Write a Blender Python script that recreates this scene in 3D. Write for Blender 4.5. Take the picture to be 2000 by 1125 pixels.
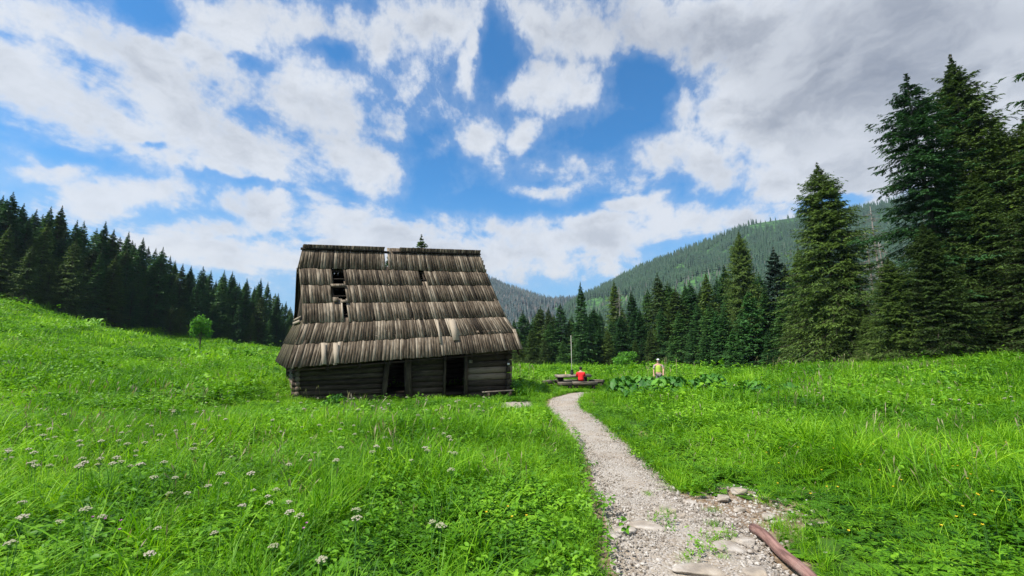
import bpy, math, random
import numpy as np
from mathutils import Vector, Matrix

R = math.radians
random.seed(11)
rng = np.random.default_rng(11)
scene = bpy.context.scene
for o in list(bpy.data.objects):
    bpy.data.objects.remove(o, do_unlink=True)

# ------------------------------------------------------------------ camera
FPX = 833.0                      # focal length in pixels of the 2000 px wide photograph
PITCH = R(9.4)
CAMZ = 1.6
cd = bpy.data.cameras.new('camera')
cam = bpy.data.objects.new('camera', cd)
scene.collection.objects.link(cam)
cam.location = (0, 0, CAMZ)
cam.rotation_euler = (R(90) + PITCH, 0, 0)
cd.sensor_width = 36.0
cd.lens = 36.0 * FPX / 2000.0
cd.clip_start = 0.05
cd.clip_end = 9000
scene.camera = cam

# ------------------------------------------------------------------ light
SUN_EL, SUN_AZ = R(54), R(238)     # azimuth clockwise from +Y (view direction)
sd = bpy.data.lights.new('sun', 'SUN')
sd.energy = 4.2
sd.angle = R(3.0)
sd.color = (1.0, 0.95, 0.87)
sun = bpy.data.objects.new('sun', sd)
scene.collection.objects.link(sun)
sun_dir = Vector((math.sin(SUN_AZ) * math.cos(SUN_EL), math.cos(SUN_AZ) * math.cos(SUN_EL), math.sin(SUN_EL)))
sun.rotation_euler = sun_dir.to_track_quat('Z', 'Y').to_euler()
sun.location = (-40, -30, 60)

scene.view_settings.view_transform = 'Standard'
scene.view_settings.look = 'None'
scene.view_settings.gamma = 1.0
scene.view_settings.exposure = 0.85
scene.view_settings.use_curve_mapping = False
scene.cycles.max_bounces = 6
scene.cycles.diffuse_bounces = 3
scene.cycles.glossy_bounces = 2
scene.cycles.transmission_bounces = 4
scene.cycles.transparent_max_bounces = 6
scene.cycles.volume_bounces = 0

CA, SA = math.cos(PITCH), math.sin(PITCH)
def ray(px, py):
    x = (px - 1000) / FPX; y = (562.5 - py) / FPX
    return np.array([x, CA - y * SA, SA + y * CA])
def P(px, py, Y):
    """point on the sight line of photo pixel (px,py) at world depth Y"""
    d = ray(px, py)
    return np.array([0, 0, CAMZ]) + d * (Y / d[1])
def proj(p):
    v = np.asarray(p, float) - np.array([0, 0, CAMZ])
    f = v[1] * CA + v[2] * SA; u = -v[1] * SA + v[2] * CA
    return 1000 + FPX * v[0] / f, 562.5 - FPX * u / f

# ------------------------------------------------------------------ node helpers
class NT:
    def __init__(s, tree):
        s.t = tree; s.n = tree.nodes; s.l = tree.links
    def node(s, typ, **kw):
        n = s.n.new(typ)
        for k, v in kw.items():
            setattr(n, k, v)
        return n
    def set(s, sock, v):
        if hasattr(v, 'is_output') or isinstance(v, bpy.types.NodeSocket):
            s.l.new(v, sock)
        else:
            if isinstance(v, (tuple, list)) and len(v) == 3 and sock.type == 'RGBA':
                v = (*v, 1)
            sock.default_value = v
    def math(s, op, a, b=None, c=None, clamp=False):
        n = s.node('ShaderNodeMath', operation=op, use_clamp=clamp)
        s.set(n.inputs[0], a)
        if b is not None: s.set(n.inputs[1], b)
        if c is not None: s.set(n.inputs[2], c)
        return n.outputs[0]
    def vmath(s, op, a, b=None, out=0):
        n = s.node('ShaderNodeVectorMath', operation=op)
        s.set(n.inputs[0], a)
        if b is not None: s.set(n.inputs[1], b)
        return n.outputs[out]
    def mr(s, v, a, b, c=0.0, d=1.0, interp='SMOOTHSTEP'):
        n = s.node('ShaderNodeMapRange', interpolation_type=interp, clamp=True)
        s.set(n.inputs[0], v); s.set(n.inputs[1], a); s.set(n.inputs[2], b); s.set(n.inputs[3], c); s.set(n.inputs[4], d)
        return n.outputs[0]
    def mix(s, f, a, b, mode='MIX'):
        n = s.node('ShaderNodeMix', data_type='RGBA', blend_type=mode)
        s.set(n.inputs[0], f); s.set(n.inputs[6], a); s.set(n.inputs[7], b)
        return n.outputs[2]
    def noise(s, vec, scale, detail=4, rough=0.55, dist=0.0, out=0, dim='3D'):
        n = s.node('ShaderNodeTexNoise', noise_dimensions=dim)
        if vec is not None: s.set(n.inputs['Vector'], vec)
        s.set(n.inputs['Scale'], scale); s.set(n.inputs['Detail'], detail)
        s.set(n.inputs['Roughness'], rough); s.set(n.inputs['Distortion'], dist)
        return n.outputs[out]
    def ramp(s, f, stops):
        n = s.node('ShaderNodeValToRGB')
        els = n.color_ramp.elements
        while len(els) < len(stops): els.new(0.5)
        for e, (p, c) in zip(els, stops):
            e.position = p; e.color = (*c, 1) if len(c) == 3 else c
        s.set(n.inputs[0], f)
        return n.outputs[0]

# ------------------------------------------------------------------ world: sky and clouds
world = bpy.data.worlds.new('World')
scene.world = world
world.use_nodes = True
W = NT(world.node_tree)
W.n.clear()
SKY_STRENGTH = 0.1
sky = W.node('ShaderNodeTexSky', sky_type='NISHITA', sun_disc=False, sun_elevation=SUN_EL, sun_rotation=SUN_AZ,
             air_density=1.0, dust_density=0.3, ozone_density=2.2, altitude=1000)
geo = W.node('ShaderNodeTexCoord')
dirv = geo.outputs['Generated']
sep = W.node('ShaderNodeSeparateXYZ'); W.l.new(dirv, sep.inputs[0])
dx, dy, dz = sep.outputs
az = W.math('ARCTAN2', dx, dy)
el = W.math('ARCSINE', dz)
comb = W.node('ShaderNodeCombineXYZ'); W.l.new(az, comb.inputs[0]); W.l.new(el, comb.inputs[1])
azel = comb.outputs[0]
# cloud-deck coordinates (flat layer seen in perspective)
zz = W.math('ADD', W.math('MAXIMUM', dz, 0.0), 0.16)
pc = W.node('ShaderNodeCombineXYZ')
W.l.new(W.math('DIVIDE', dx, zz), pc.inputs[0]); W.l.new(W.math('DIVIDE', dy, zz), pc.inputs[1])
plane = pc.outputs[0]
warp = W.noise(azel, 3.2, 5, 0.62, 0.0, out=1)
warpv = W.vmath('MULTIPLY', W.vmath('SUBTRACT', warp, (0.5, 0.5, 0.5)), (0.22, 0.15, 0.0))
azw = W.vmath('ADD', azel, warpv)

def ae(px, py):
    d = ray(px, py); d = d / np.linalg.norm(d)
    return np.array([math.atan2(d[0], d[1]), math.asin(d[2])])
def blob(px, py, rx, ry, rot=0):
    """soft ellipse in azimuth/elevation"""
    c = ae(px, py); a = R(rot)
    ux = np.array([math.cos(a), math.sin(a)]); uy = np.array([-math.sin(a), math.cos(a)])
    e1 = (ae(px + ux[0] * rx, py + ux[1] * rx) - ae(px - ux[0] * rx, py - ux[1] * rx)) / 2
    e2 = (ae(px + uy[0] * ry, py + uy[1] * ry) - ae(px - uy[0] * ry, py - uy[1] * ry)) / 2
    m = W.node('ShaderNodeMapping', vector_type='TEXTURE')
    W.l.new(azw, m.inputs[0])
    m.inputs['Location'].default_value = (c[0], c[1], 0)
    m.inputs['Rotation'].default_value = (0, 0, math.atan2(e1[1], e1[0]))
    m.inputs['Scale'].default_value = (np.linalg.norm(e1), np.linalg.norm(e2), 1)
    ln = W.vmath('LENGTH', m.outputs[0], out=1)
    return W.mr(ln, 1.75, 0.0, 0, 1.1)
def field(blobs):
    acc = None
    for b in blobs:
        s = b[5] if len(b) > 5 else 1.0
        v = blob(*b[:5]) if len(b) > 4 else blob(*b)
        if s != 1.0: v = W.math('MULTIPLY', v, s)
        acc = v if acc is None else W.math('MAXIMUM', acc, v)
    return acc
CLOUDS = [(110, 40, 190, 60, 18, .85), (60, 190, 150, 90, 20, .95), (230, 270, 200, 60, 18, 1), (300, 150, 120, 80, 35, .8),
          (420, 290, 260, 80, 12, 1), (620, 190, 130, 110, 30, 1), (680, 320, 130, 55, 22, .95), (430, 120, 100, 40, 40, .8),
          (480, 60, 110, 80, 30, .95), (620, 40, 200, 60, 0, .95), (800, 60, 170, 75, 0, .95), (800, 150, 90, 45, 70, .75), (905, 115, 28, 70, 0, .85),
          (1090, 170, 125, 60, 0, 1), (1130, 60, 180, 80, 0, 1), (1400, 40, 300, 90, 0, 1.3), (1560, 190, 220, 170, 0, 1.5),
          (1800, 180, 300, 260, 0, 1.8), (1430, 330, 240, 65, 10, .9), (1600, 340, 200, 50, 0, 1), (1320, 215, 62, 40, -35, 1),
          (945, 275, 62, 48, 0, .95), (1030, 262, 50, 32, -30, .85), (855, 285, 22, 18, 0, .6), (1080, 385, 75, 22, 5, .8), (1230, 405, 60, 18, 0, .75), (1150, 335, 110, 40, 15, .62),
          (250, 385, 200, 34, 0, .95), (70, 335, 110, 20, 10, .7), (520, 400, 120, 40, 0, 1), (430, 440, 150, 32, 0, .9), (640, 430, 110, 34, 0, .95),
          (380, 480, 180, 30, 0, .85), (720, 475, 230, 36, 0, 1), (1100, 475, 260, 40, 0, 1), (1330, 455, 170, 34, -8, 1), (950, 500, 420, 44, 0, 1),
          (1500, 440, 190, 36, -10, 1), (500, 520, 200, 22, 0, .75), (200, 110, 120, 40, 20, .7), (340, 215, 110, 50, 30, .8), (470, 180, 70, 60, 50, .75), (730, 230, 60, 60, 40, .7), (740, 330, 60, 30, 30, .7), (620, 110, 60, 40, 0, .7), (1190, 120, 60, 60, 0, .6), (700, 505, 330, 42, 0, 1.1), (1150, 440, 120, 20, -6, .9), (1400, 440, 160, 26, -14, 1.1), (600, 370, 90, 22, 20, .7)]
HOLES = [(972, 115, 40, 70, 0, 1), (330, 25, 55, 50, 0, .8), (655, 95, 60, 26, 20, .6), (500, 130, 26, 22, 0, .6),
         (1235, 165, 55, 45, -30, .95), (1220, 250, 100, 34, -15, .8), (830, 350, 60, 60, 0, .7), (1640, 388, 60, 16, 0, 1),
         (270, 295, 40, 8, 0, .6), (620, 460, 60, 6, 0, .3), (60, 290, 110, 16, 20, .8), (980, 405, 150, 22, 0, .8), (470, 355, 130, 9, 5, .55)]
cov = field(CLOUDS); hol = field(HOLES)
n1 = W.noise(W.vmath('MULTIPLY', plane, (1.0, .62, 1)), 2.6, 12, 0.62, 0.5)
n2 = W.noise(azel, 16.0, 12, 0.66, 0.1)
nn = W.math('ADD', W.math('MULTIPLY', W.math('SUBTRACT', n1, 0.5), 1.9), W.math('MULTIPLY', W.math('SUBTRACT', n2, 0.5), 1.25))
# general broken cloud away from the part of the sky the blobs describe
backn = W.mr(W.noise(plane, 0.55, 5, 0.5), 0.42, 0.62)
front = W.mr(dy, 0.05, 0.30)
cov0 = W.math('ADD', W.math('MULTIPLY', cov, front), W.math('MULTIPLY', backn, W.math('SUBTRACT', 1.0, front)))
cc = W.math('ADD', W.math('SUBTRACT', cov0, W.math('MULTIPLY', hol, 0.9)), W.math('MULTIPLY', W.math('ADD', nn, 0.02), 1.35))
mask = W.math('MULTIPLY', W.mr(cc, 0.12, 0.90), W.mr(W.math('ADD', cc, W.math('MULTIPLY', n2, .8)), 0.5, 1.5, .80, 1.0))
# thin veil
veil = W.mr(W.math('ADD', cc, 0.0), -0.3, 0.6, 0, 0.20)
mask = W.math('MAXIMUM', mask, veil)
# brightness of the cloud: thick parts are grey underneath
GREYS = [(1330, 70, 330, 70, 5, .75), (1700, 110, 260, 130, 0, 1), (1560, 230, 130, 60, 20, .7), (1900, 40, 200, 60, 0, .9), (1850, 330, 250, 90, 0, .6),
         (1150, 110, 200, 40, 0, .45), (550, 240, 300, 60, 10, .3), (700, 50, 250, 40, 0, .3), (1050, 560, 300, 26, 0, .6), (650, 545, 200, 20, 0, .4)]
gr = field(GREYS)
n3 = W.math('ADD', W.math('MULTIPLY', W.noise(W.vmath('MULTIPLY', azw, (1, 1.7, 1)), 7.0, 7, 0.6, 0.2), .88), W.math('MULTIPLY', n1, .12))
edge = W.mr(cc, 0.45, 1.35)
br = W.math('SUBTRACT', W.math('SUBTRACT', 1.0, W.math('MULTIPLY', gr, 0.42)), W.math('MULTIPLY', edge, W.mr(n3, 0.38, 0.66, 0.0, 0.36)))
low = W.mr(el, R(16), R(6))
ccol = W.mix(br, (0.085, 0.105, 0.15), (0.43, 0.45, 0.485))
ccol = W.mix(W.math('MULTIPLY', low, br), ccol, (0.49, 0.485, 0.475))
hsv = W.node('ShaderNodeHueSaturation'); W.l.new(sky.outputs[0], hsv.inputs['Color'])
hsv.inputs['Saturation'].default_value = 1.2; hsv.inputs['Value'].default_value = 1.0
hazec = W.mix(W.mr(el, R(24), R(0), 0, 0.92), W.mix(1.0, hsv.outputs[0], (SKY_STRENGTH * .42, SKY_STRENGTH * .98, SKY_STRENGTH * 1.12), 'MULTIPLY'), (0.17, 0.27, 0.40))
fin = W.mix(mask, hazec, ccol)
fin = W.mix(1.0, fin, (1 / SKY_STRENGTH,) * 3, 'MULTIPLY')
bg = W.node('ShaderNodeBackground'); W.l.new(fin, bg.inputs[0]); bg.inputs[1].default_value = SKY_STRENGTH
wo = W.node('ShaderNodeOutputWorld'); W.l.new(bg.outputs[0], wo.inputs[0])

# ------------------------------------------------------------------ object helpers
def np_mesh(name, V, F, attrs=None, uvs=None, smooth=False, matidx=None):
    """F: (M,3) or (M,4) array, or a list of such arrays"""
    Fs = F if isinstance(F, list) else [F]
    me = bpy.data.meshes.new(name)
    V = np.asarray(V, np.float32)
    loops = np.concatenate([np.asarray(f, np.int32).ravel() for f in Fs])
    tot = np.concatenate([np.full(len(f), np.asarray(f).shape[1], np.int32) for f in Fs])
    start = np.concatenate([[0], np.cumsum(tot)[:-1]]).astype(np.int32)
    me.vertices.add(len(V)); me.vertices.foreach_set('co', V.ravel())
    me.loops.add(len(loops)); me.loops.foreach_set('vertex_index', loops)
    me.polygons.add(len(tot)); me.polygons.foreach_set('loop_start', start); me.polygons.foreach_set('loop_total', tot)
    if smooth: me.polygons.foreach_set('use_smooth', np.ones(len(tot), bool))
    if matidx is not None: me.polygons.foreach_set('material_index', np.asarray(matidx, np.int32))
    if attrs:
        for k, a in attrs.items():
            at = me.attributes.new(k, 'FLOAT', 'POINT'); at.data.foreach_set('value', np.asarray(a, np.float32))
    if uvs is not None:
        uv = me.uv_layers.new(name='UVMap'); uv.data.foreach_set('uv', np.asarray(uvs, np.float32)[loops].ravel())
    me.update(calc_edges=True)
    me.validate()
    return me

def link(name, me, mats=None, parent=None, loc=None, rot=None):
    o = bpy.data.objects.new(name, me)
    scene.collection.objects.link(o)
    if mats is not None and me is not None:
        for m in (mats if isinstance(mats, list) else [mats]):
            if m.name not in [x.name for x in me.materials if x]: me.materials.append(m)
    if parent is not None: o.parent = parent
    if loc is not None: o.location = loc
    if rot is not None: o.rotation_euler = rot
    return o
def tag(o, label=None, cat=None, group=None, kind=None):
    if label: o['label'] = label
    if cat: o['category'] = cat
    if group: o['group'] = group
    if kind: o['kind'] = kind
    return o
def thing(name, label, cat, loc=(0, 0, 0), rotz=0, group=None):
    o = bpy.data.objects.new(name, None); scene.collection.objects.link(o)
    o.empty_display_size = 0.3
    o.location = loc; o.rotation_euler = (0, 0, rotz)
    return tag(o, label, cat, group)
def dup(root, loc, rot=(0, 0, 0), scale=(1, 1, 1), label=None, group=None):
    r = root.copy(); scene.collection.objects.link(r)
    r.location = loc; r.rotation_euler = rot; r.scale = scale
    if label: r['label'] = label
    if group: r['group'] = group
    for ch in list(root.children):
        c = ch.copy(); scene.collection.objects.link(c); c.parent = r
    return r

class Geo:
    """collects vertices / quads / tris with per-vertex tint and uv"""
    def __init__(s): s.V = []; s.Q = []; s.T = []; s.t = []; s.uv = []; s.n = 0
    def add(s, V, Q=None, T=None, tint=0.5, uv=None):
        V = np.asarray(V, float); k = len(V)
        s.V.append(V)
        if Q is not None and len(Q): s.Q.append(np.asarray(Q, int) + s.n)
        if T is not None and len(T): s.T.append(np.asarray(T, int) + s.n)
        s.t.append(np.full(k, tint) if np.isscalar(tint) else np.asarray(tint, float))
        s.uv.append(np.zeros((k, 2)) if uv is None else np.asarray(uv, float)); s.n += k
    def mesh(s, name, smooth=False):
        F = []
        if s.Q: F.append(np.concatenate(s.Q))
        if s.T: F.append(np.concatenate(s.T))
        return np_mesh(name, np.concatenate(s.V), F, {'tint': np.concatenate(s.t)}, np.concatenate(s.uv), smooth)
    def board(s, a, b, wvec, tvec, tint=0.5):
        """plank from a to b (centre line), full width vector, thickness vector (outer side)"""
        a = np.asarray(a, float); b = np.asarray(b, float); w = np.asarray(wvec) / 2; t = np.asarray(tvec, float)
        V = [a - w, a + w, b + w, b - w, a - w + t, a + w + t, b + w + t, b - w + t]
        Q = [(0, 3, 2, 1), (4, 5, 6, 7), (0, 1, 5, 4), (1, 2, 6, 5), (2, 3, 7, 6), (3, 0, 4, 7)]
        L = np.linalg.norm(b - a); ww = np.linalg.norm(wvec); ou, ov = random.uniform(0, 40), random.uniform(0, 40)
        u = [(ou, ov), (ou + ww, ov), (ou + ww, ov + L), (ou, ov + L)]
        s.add(V, Q, None, tint, u + [(x + .03, y) for x, y in u])
    def tube(s, pts, rad, n=8, tint=0.5, squash=1.0, cap=True, jit=0.0, up=(0, 0, 1)):
        pts = np.asarray(pts, float); m = len(pts); rad = np.broadcast_to(np.asarray(rad, float), (m,))
        V = []; UV = []; ang = np.arange(n) * 2 * math.pi / n
        ou, ov = random.uniform(0, 40), random.uniform(0, 40); dist = 0
        prof = 1 + np.random.RandomState(random.randint(0, 1 << 30)).uniform(-jit, jit, n)
        for i in range(m):
            tg = pts[min(i + 1, m - 1)] - pts[max(i - 1, 0)]; tg = tg / (np.linalg.norm(tg) + 1e-9)
            u = np.asarray(up, float)
            if abs(np.dot(u, tg)) > .95: u = np.array([1., 0, 0])
            sx = np.cross(tg, u); sx /= np.linalg.norm(sx); sy = np.cross(sx, tg)
            if i: dist += np.linalg.norm(pts[i] - pts[i - 1])
            for k, a in enumerate(ang):
                r = rad[i] * prof[k] * (1 + random.uniform(-jit, jit) * .5)
                V.append(pts[i] + sx * math.cos(a) * r * squash + sy * math.sin(a) * r)
                UV.append((ou + a * rad[i], ov + dist))
        Q = [(i * n + k, i * n + (k + 1) % n, (i + 1) * n + (k + 1) % n, (i + 1) * n + k) for i in range(m - 1) for k in range(n)]
        T = []
        if cap:
            for i in (0, m - 1):
                c = len(V); V.append(pts[i]); UV.append((ou, ov))
                T += [(c, i * n + (k + 1) % n, i * n + k) if i == 0 else (c, i * n + k, i * n + (k + 1) % n) for k in range(n)]
        s.add(V, Q, T, tint, UV)

def pip(x, y, poly):
    x = np.asarray(x); y = np.asarray(y); ins = np.zeros(x.shape, bool); n = len(poly)
    for i in range(n):
        x1, y1 = poly[i]; x2, y2 = poly[(i + 1) % n]
        c = ((y1 > y) != (y2 > y)) & (x < (x2 - x1) * (y - y1) / (y2 - y1 + 1e-12) + x1)
        ins ^= c
    return ins
def vnoise(x, y, seed=0):
    """cheap smooth value noise in about -1..1"""
    x = np.asarray(x, float); y = np.asarray(y, float)
    xi = np.floor(x).astype(np.int64); yi = np.floor(y).astype(np.int64); fx = x - xi; fy = y - yi
    fx = fx * fx * (3 - 2 * fx); fy = fy * fy * (3 - 2 * fy)
    def hsh(a, b):
        h = (a * 374761393 + b * 668265263 + seed * 1442695041) & 0xffffffff
        h = ((h ^ (h >> 13)) * 1274126177) & 0xffffffff
        return ((h ^ (h >> 16)) & 0xffff) / 32767.5 - 1
    a = hsh(xi, yi); b = hsh(xi + 1, yi); c = hsh(xi, yi + 1); d = hsh(xi + 1, yi + 1)
    return (a * (1 - fx) + b * fx) * (1 - fy) + (c * (1 - fx) + d * fx) * fy

# ------------------------------------------------------------------ terrain
CTRL = [(0, 0, 0), (0, 5, 0), (-6, 5, 0), (6, 5, 0), (-12, -10, .2), (12, -10, .2), (0, -15, 0), (1.5, 12, -.03), (-5, 11, 0),
        (-8.3, 16.8, -.03), (-.2, 20, -.2), (-11, 21.3, .2), (-3, 24.5, -.1), (3.9, 27, -.2), (8.3, 24.5, -.15), (9, 12, .1), (7, 17, 0), (16, 14, .25),
        (-14, 12, .25), (-20, 16, .9), (-22, 8, .9), (0, 45, -.1), (-10, 45, .6), (0, 120, .3), (-20, 120, 1.5), (0, 170, 1), (60, 170, 3), (40, 90, 1.5), (90, 60, 5), (90, 120, 5),
        (-130, 60, 28), (-130, 130, 24), (-80, 160, 8), (-130, 0, 24), (-60, 0, 7), (-60, 20, 7.6), (-40, 40, 3.0), (60, 0, 3.5), (40, 0, 1.6)]
for px, py, Y in [(0, 588, 62), (80, 601, 67), (138, 629, 71), (192, 642, 76), (288, 656, 84), (384, 664, 92), (464, 672, 98), (544, 683, 105),
                  (1000, 716, 78), (1130, 719, 72), (1250, 721, 66), (1400, 724, 52), (1500, 724, 45), (1600, 724, 37), (1700, 721, 31), (1850, 718, 28), (2000, 711, 25),
                  (0, 665, 34), (250, 690, 38)]:
    CTRL.append(tuple(P(px, py, Y)))
CTRL = np.array(CTRL, float)
def _U(r2): return np.where(r2 > 1e-9, r2 * np.log(r2 + 1e-12), 0)
_S = 50.0
_c = CTRL[:, :2] / _S
_n = len(_c)
_K = _U(((_c[:, None] - _c[None]) ** 2).sum(-1)) + np.eye(_n) * 0.0006
_Pm = np.c_[np.ones(_n), _c]
_A = np.block([[_K, _Pm], [_Pm.T, np.zeros((3, 3))]])
_w = np.linalg.solve(_A, np.r_[CTRL[:, 2], 0, 0, 0])
def hbase(x, y):
    x = np.asarray(x, float); y = np.asarray(y, float); sh = x.shape
    xc = np.clip(x, -130, 90).ravel() / _S; yc = np.clip(y, -15, 170).ravel() / _S
    out = np.empty(len(xc))
    for i in range(0, len(xc), 60000):
        a = xc[i:i + 60000]; b = yc[i:i + 60000]
        r2 = (a[:, None] - _c[None, :, 0]) ** 2 + (b[:, None] - _c[None, :, 1]) ** 2
        out[i:i + 60000] = _U(r2) @ _w[:_n] + _w[_n] + a * _w[_n + 1] + b * _w[_n + 2]
    return out.reshape(sh)

def hit(px, py, it=12):
    d = ray(px, py); z = 0.0
    for _ in range(it):
        t = (z - CAMZ) / d[2]; p = d * t; z = float(hbase(p[0], p[1]))
    return np.array([p[0], p[1]])

PATH_L = [(1205, 1125), (1197, 1085), (1185, 1010), (1160, 945), (1146, 890), (1118, 845), (1090, 812), (1068, 788)]
PATH_R = [(1560, 1125), (1500, 1062), (1425, 1000), (1335, 958), (1278, 905), (1215, 850), (1178, 818), (1142, 795)]
pl = [hit(*p) for p in PATH_L]; pr = [hit(*p) for p in PATH_R]
pl = [np.array([.62, -3]), np.array([.62, 1.0])] + pl + [hit(1085, 776), hit(1120, 768)]
pr = [np.array([2.6, -3]), np.array([2.3, 1.0])] + pr + [hit(1135, 781), hit(1150, 773)]
pl += [hit(1180, 763), hit(1240, 762)]; pr += [hit(1190, 768), hit(1240, 765)]
def resample(pts, n):
    pts = np.array(pts); d = np.r_[0, np.cumsum(np.linalg.norm(np.diff(pts, axis=0), axis=1))]
    return d, pts
def smooth_pts(pts, k=14):
    pts = np.array(pts); out = []
    n = len(pts)
    for i in range(n - 1):
        p0 = pts[max(i - 1, 0)]; p1 = pts[i]; p2 = pts[i + 1]; p3 = pts[min(i + 2, n - 1)]
        for t in np.arange(k) / k:
            out.append(.5 * ((2 * p1) + (-p0 + p2) * t + (2 * p0 - 5 * p1 + 4 * p2 - p3) * t * t + (-p0 + 3 * p1 - 3 * p2 + p3) * t ** 3))
    out.append(pts[-1]); return np.array(out)
PLs, PRs = smooth_pts(pl), smooth_pts(pr)
PATH_POLY = list(map(tuple, PLs)) + list(map(tuple, PRs[::-1]))
SIDE_POLY = [tuple(hit(*p)) for p in [(1290, 990), (1385, 950), (1450, 932), (1485, 960), (1465, 1012), (1400, 1035), (1310, 1020)]]
APRON_POLY = [tuple(hit(*p)) for p in [(965, 798), (975, 786), (1040, 783), (1075, 790), (1060, 800), (1000, 802)]]
TRAIL_P = [tuple(hit(*p)) for p in [(1215, 808), (1262, 820), (1305, 855), (1365, 900), (1345, 925), (1280, 880), (1240, 840)]]
SIDE_C = np.mean(np.array(SIDE_POLY), 0)
def on_path(x, y):
    x = np.asarray(x, float); y = np.asarray(y, float)
    xx = x + .10 * vnoise(x * 3, y * 3, 5) + .05 * vnoise(x * 9, y * 9, 6); yy = y + .12 * vnoise(x * 3, y * 3, 7)
    return pip(xx, yy, PATH_POLY) | pip(xx, yy, SIDE_POLY) | pip(xx, yy, APRON_POLY)
_mid = (PLs + PRs) / 2; _hw = np.linalg.norm(PLs - PRs, axis=1) / 2
def path_dist(x, y):
    x = np.asarray(x, float).ravel(); y = np.asarray(y, float).ravel(); out = np.full(len(x), 99.)
    near = (np.abs(x) < 20) & (y < 45) & (y > -6)
    q = np.where(near)[0]
    if len(q):
        d = np.sqrt((x[q, None] - _mid[None, :, 0]) ** 2 + (y[q, None] - _mid[None, :, 1]) ** 2) - _hw[None]
        out[q] = d.min(1)
    return out
def hgt(x, y):
    x = np.asarray(x, float); y = np.asarray(y, float)
    far = np.clip(np.hypot(x, y) / 60, .1, 1)
    b = hbase(x, y) + .10 * far ** .3 * vnoise(x * .35, y * .35, 1) + .55 * far * vnoise(x * .08, y * .08, 2) * np.clip(np.hypot(x, y) / 40 - .3, 0, 1) + .03 * vnoise(x * 1.7, y * 1.7, 3)
    pd = path_dist(x, y).reshape(x.shape)
    k = 1 / (1 + np.exp((pd - .25) * 6))
    return b * (1 - k * .0) - .07 * k
def hz(x, y): return float(hgt(np.array([x]), np.array([y]))[0])

CAB = [(-8.27, 16.8), (-.23, 20.2), (-2.6, 25.2), (-10.9, 21.4)]

def mat(name):
    m = bpy.data.materials.new(name); m.use_nodes = True
    t = NT(m.node_tree); t.n.clear()
    out = t.node('ShaderNodeOutputMaterial')
    return m, t, out
def principled(t, out, col, rough=.8, bump=None, bstr=.3, bdist=.02, spec=.3, metal=0.0):
    b = t.node('ShaderNodeBsdfPrincipled')
    t.set(b.inputs['Base Color'], col); t.set(b.inputs['Roughness'], rough); t.set(b.inputs['Specular IOR Level'], spec); t.set(b.inputs['Metallic'], metal)
    if bump is not None:
        bn = t.node('ShaderNodeBump'); t.set(bn.inputs['Height'], bump); bn.inputs['Strength'].default_value = bstr; bn.inputs['Distance'].default_value = bdist
        t.l.new(bn.outputs[0], b.inputs['Normal'])
    t.l.new(b.outputs[0], out.inputs[0])
    return b
def pos(t): return t.node('ShaderNodeNewGeometry').outputs['Position']
def objco(t): return t.node('ShaderNodeTexCoord').outputs['Object']
def attr(t, n): return t.node('ShaderNodeAttribute', attribute_name=n).outputs['Fac']
def rnd(t): return t.node('ShaderNodeObjectInfo').outputs['Random']

def leaf_mat(name, c1, c2, c3, trans=.35, patch=.25, rough=.55, use_patch=True):
    """foliage: diffuse + light through the leaf; tint per leaf, patches over the ground"""
    m, t, out = mat(name)
    tn = attr(t, 'tint'); rd = rnd(t)
    f = t.math('ADD', t.math('MULTIPLY', tn, .55), t.math('MULTIPLY', rd, .45))
    if use_patch:
        pn = t.noise(pos(t), patch, 4, .6)
        f = t.math('ADD', f, t.math('MULTIPLY', t.math('SUBTRACT', pn, .5), 1.9))
    col = t.ramp(f, [(0.05, c1), (0.5, c2), (0.95, c3)])
    b = t.node('ShaderNodeBsdfPrincipled')
    t.set(b.inputs['Base Color'], col); b.inputs['Roughness'].default_value = rough; b.inputs['Specular IOR Level'].default_value = .35
    tr = t.node('ShaderNodeBsdfTranslucent'); t.set(tr.inputs[0], t.mix(1.0, col, (1.25, 1.25, .7), 'MULTIPLY'))
    mx = t.node('ShaderNodeMixShader'); mx.inputs[0].default_value = trans
    t.l.new(b.outputs[0], mx.inputs[1]); t.l.new(tr.outputs[0], mx.inputs[2]); t.l.new(mx.outputs[0], out.inputs[0])
    return m
M_GRASS = leaf_mat('grass_blades', (.040, .150, .003), (.155, .37, .005), (.35, .60, .022), .45, .14)
M_HERB = leaf_mat('herb_leaves', (.026, .105, .004), (.10, .265, .006), (.24, .47, .02), .36, .3)
M_SEED = leaf_mat('ripe_grass_heads', (.15, .17, .05), (.24, .22, .10), (.32, .26, .19), .3, .3)
M_SPRUCE = leaf_mat('spruce_needles', (.014, .050, .014), (.040, .118, .028), (.10, .21, .042), .2, .25, use_patch=False)
M_WARM = leaf_mat('olive_spruce_needles', (.022, .042, .008), (.060, .110, .019), (.15, .235, .036), .22, .25, use_patch=False)
M_FIR = leaf_mat('fir_needles', (.008, .026, .012), (.014, .042, .018), (.03, .065, .024), .1, .25, use_patch=False)
M_YOUNG = leaf_mat('young_spruce_needles', (.02, .07, .02), (.045, .14, .03), (.08, .20, .04), .2, .25, use_patch=False)
M_BROAD = leaf_mat('broad_leaves', (.06, .19, .02), (.14, .36, .035), (.24, .50, .055), .45, .25, use_patch=False)
M_BIGLEAF = leaf_mat('butterbur_leaves', (.018, .085, .010), (.045, .165, .015), (.13, .32, .03), .22, .25, use_patch=False)

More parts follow.
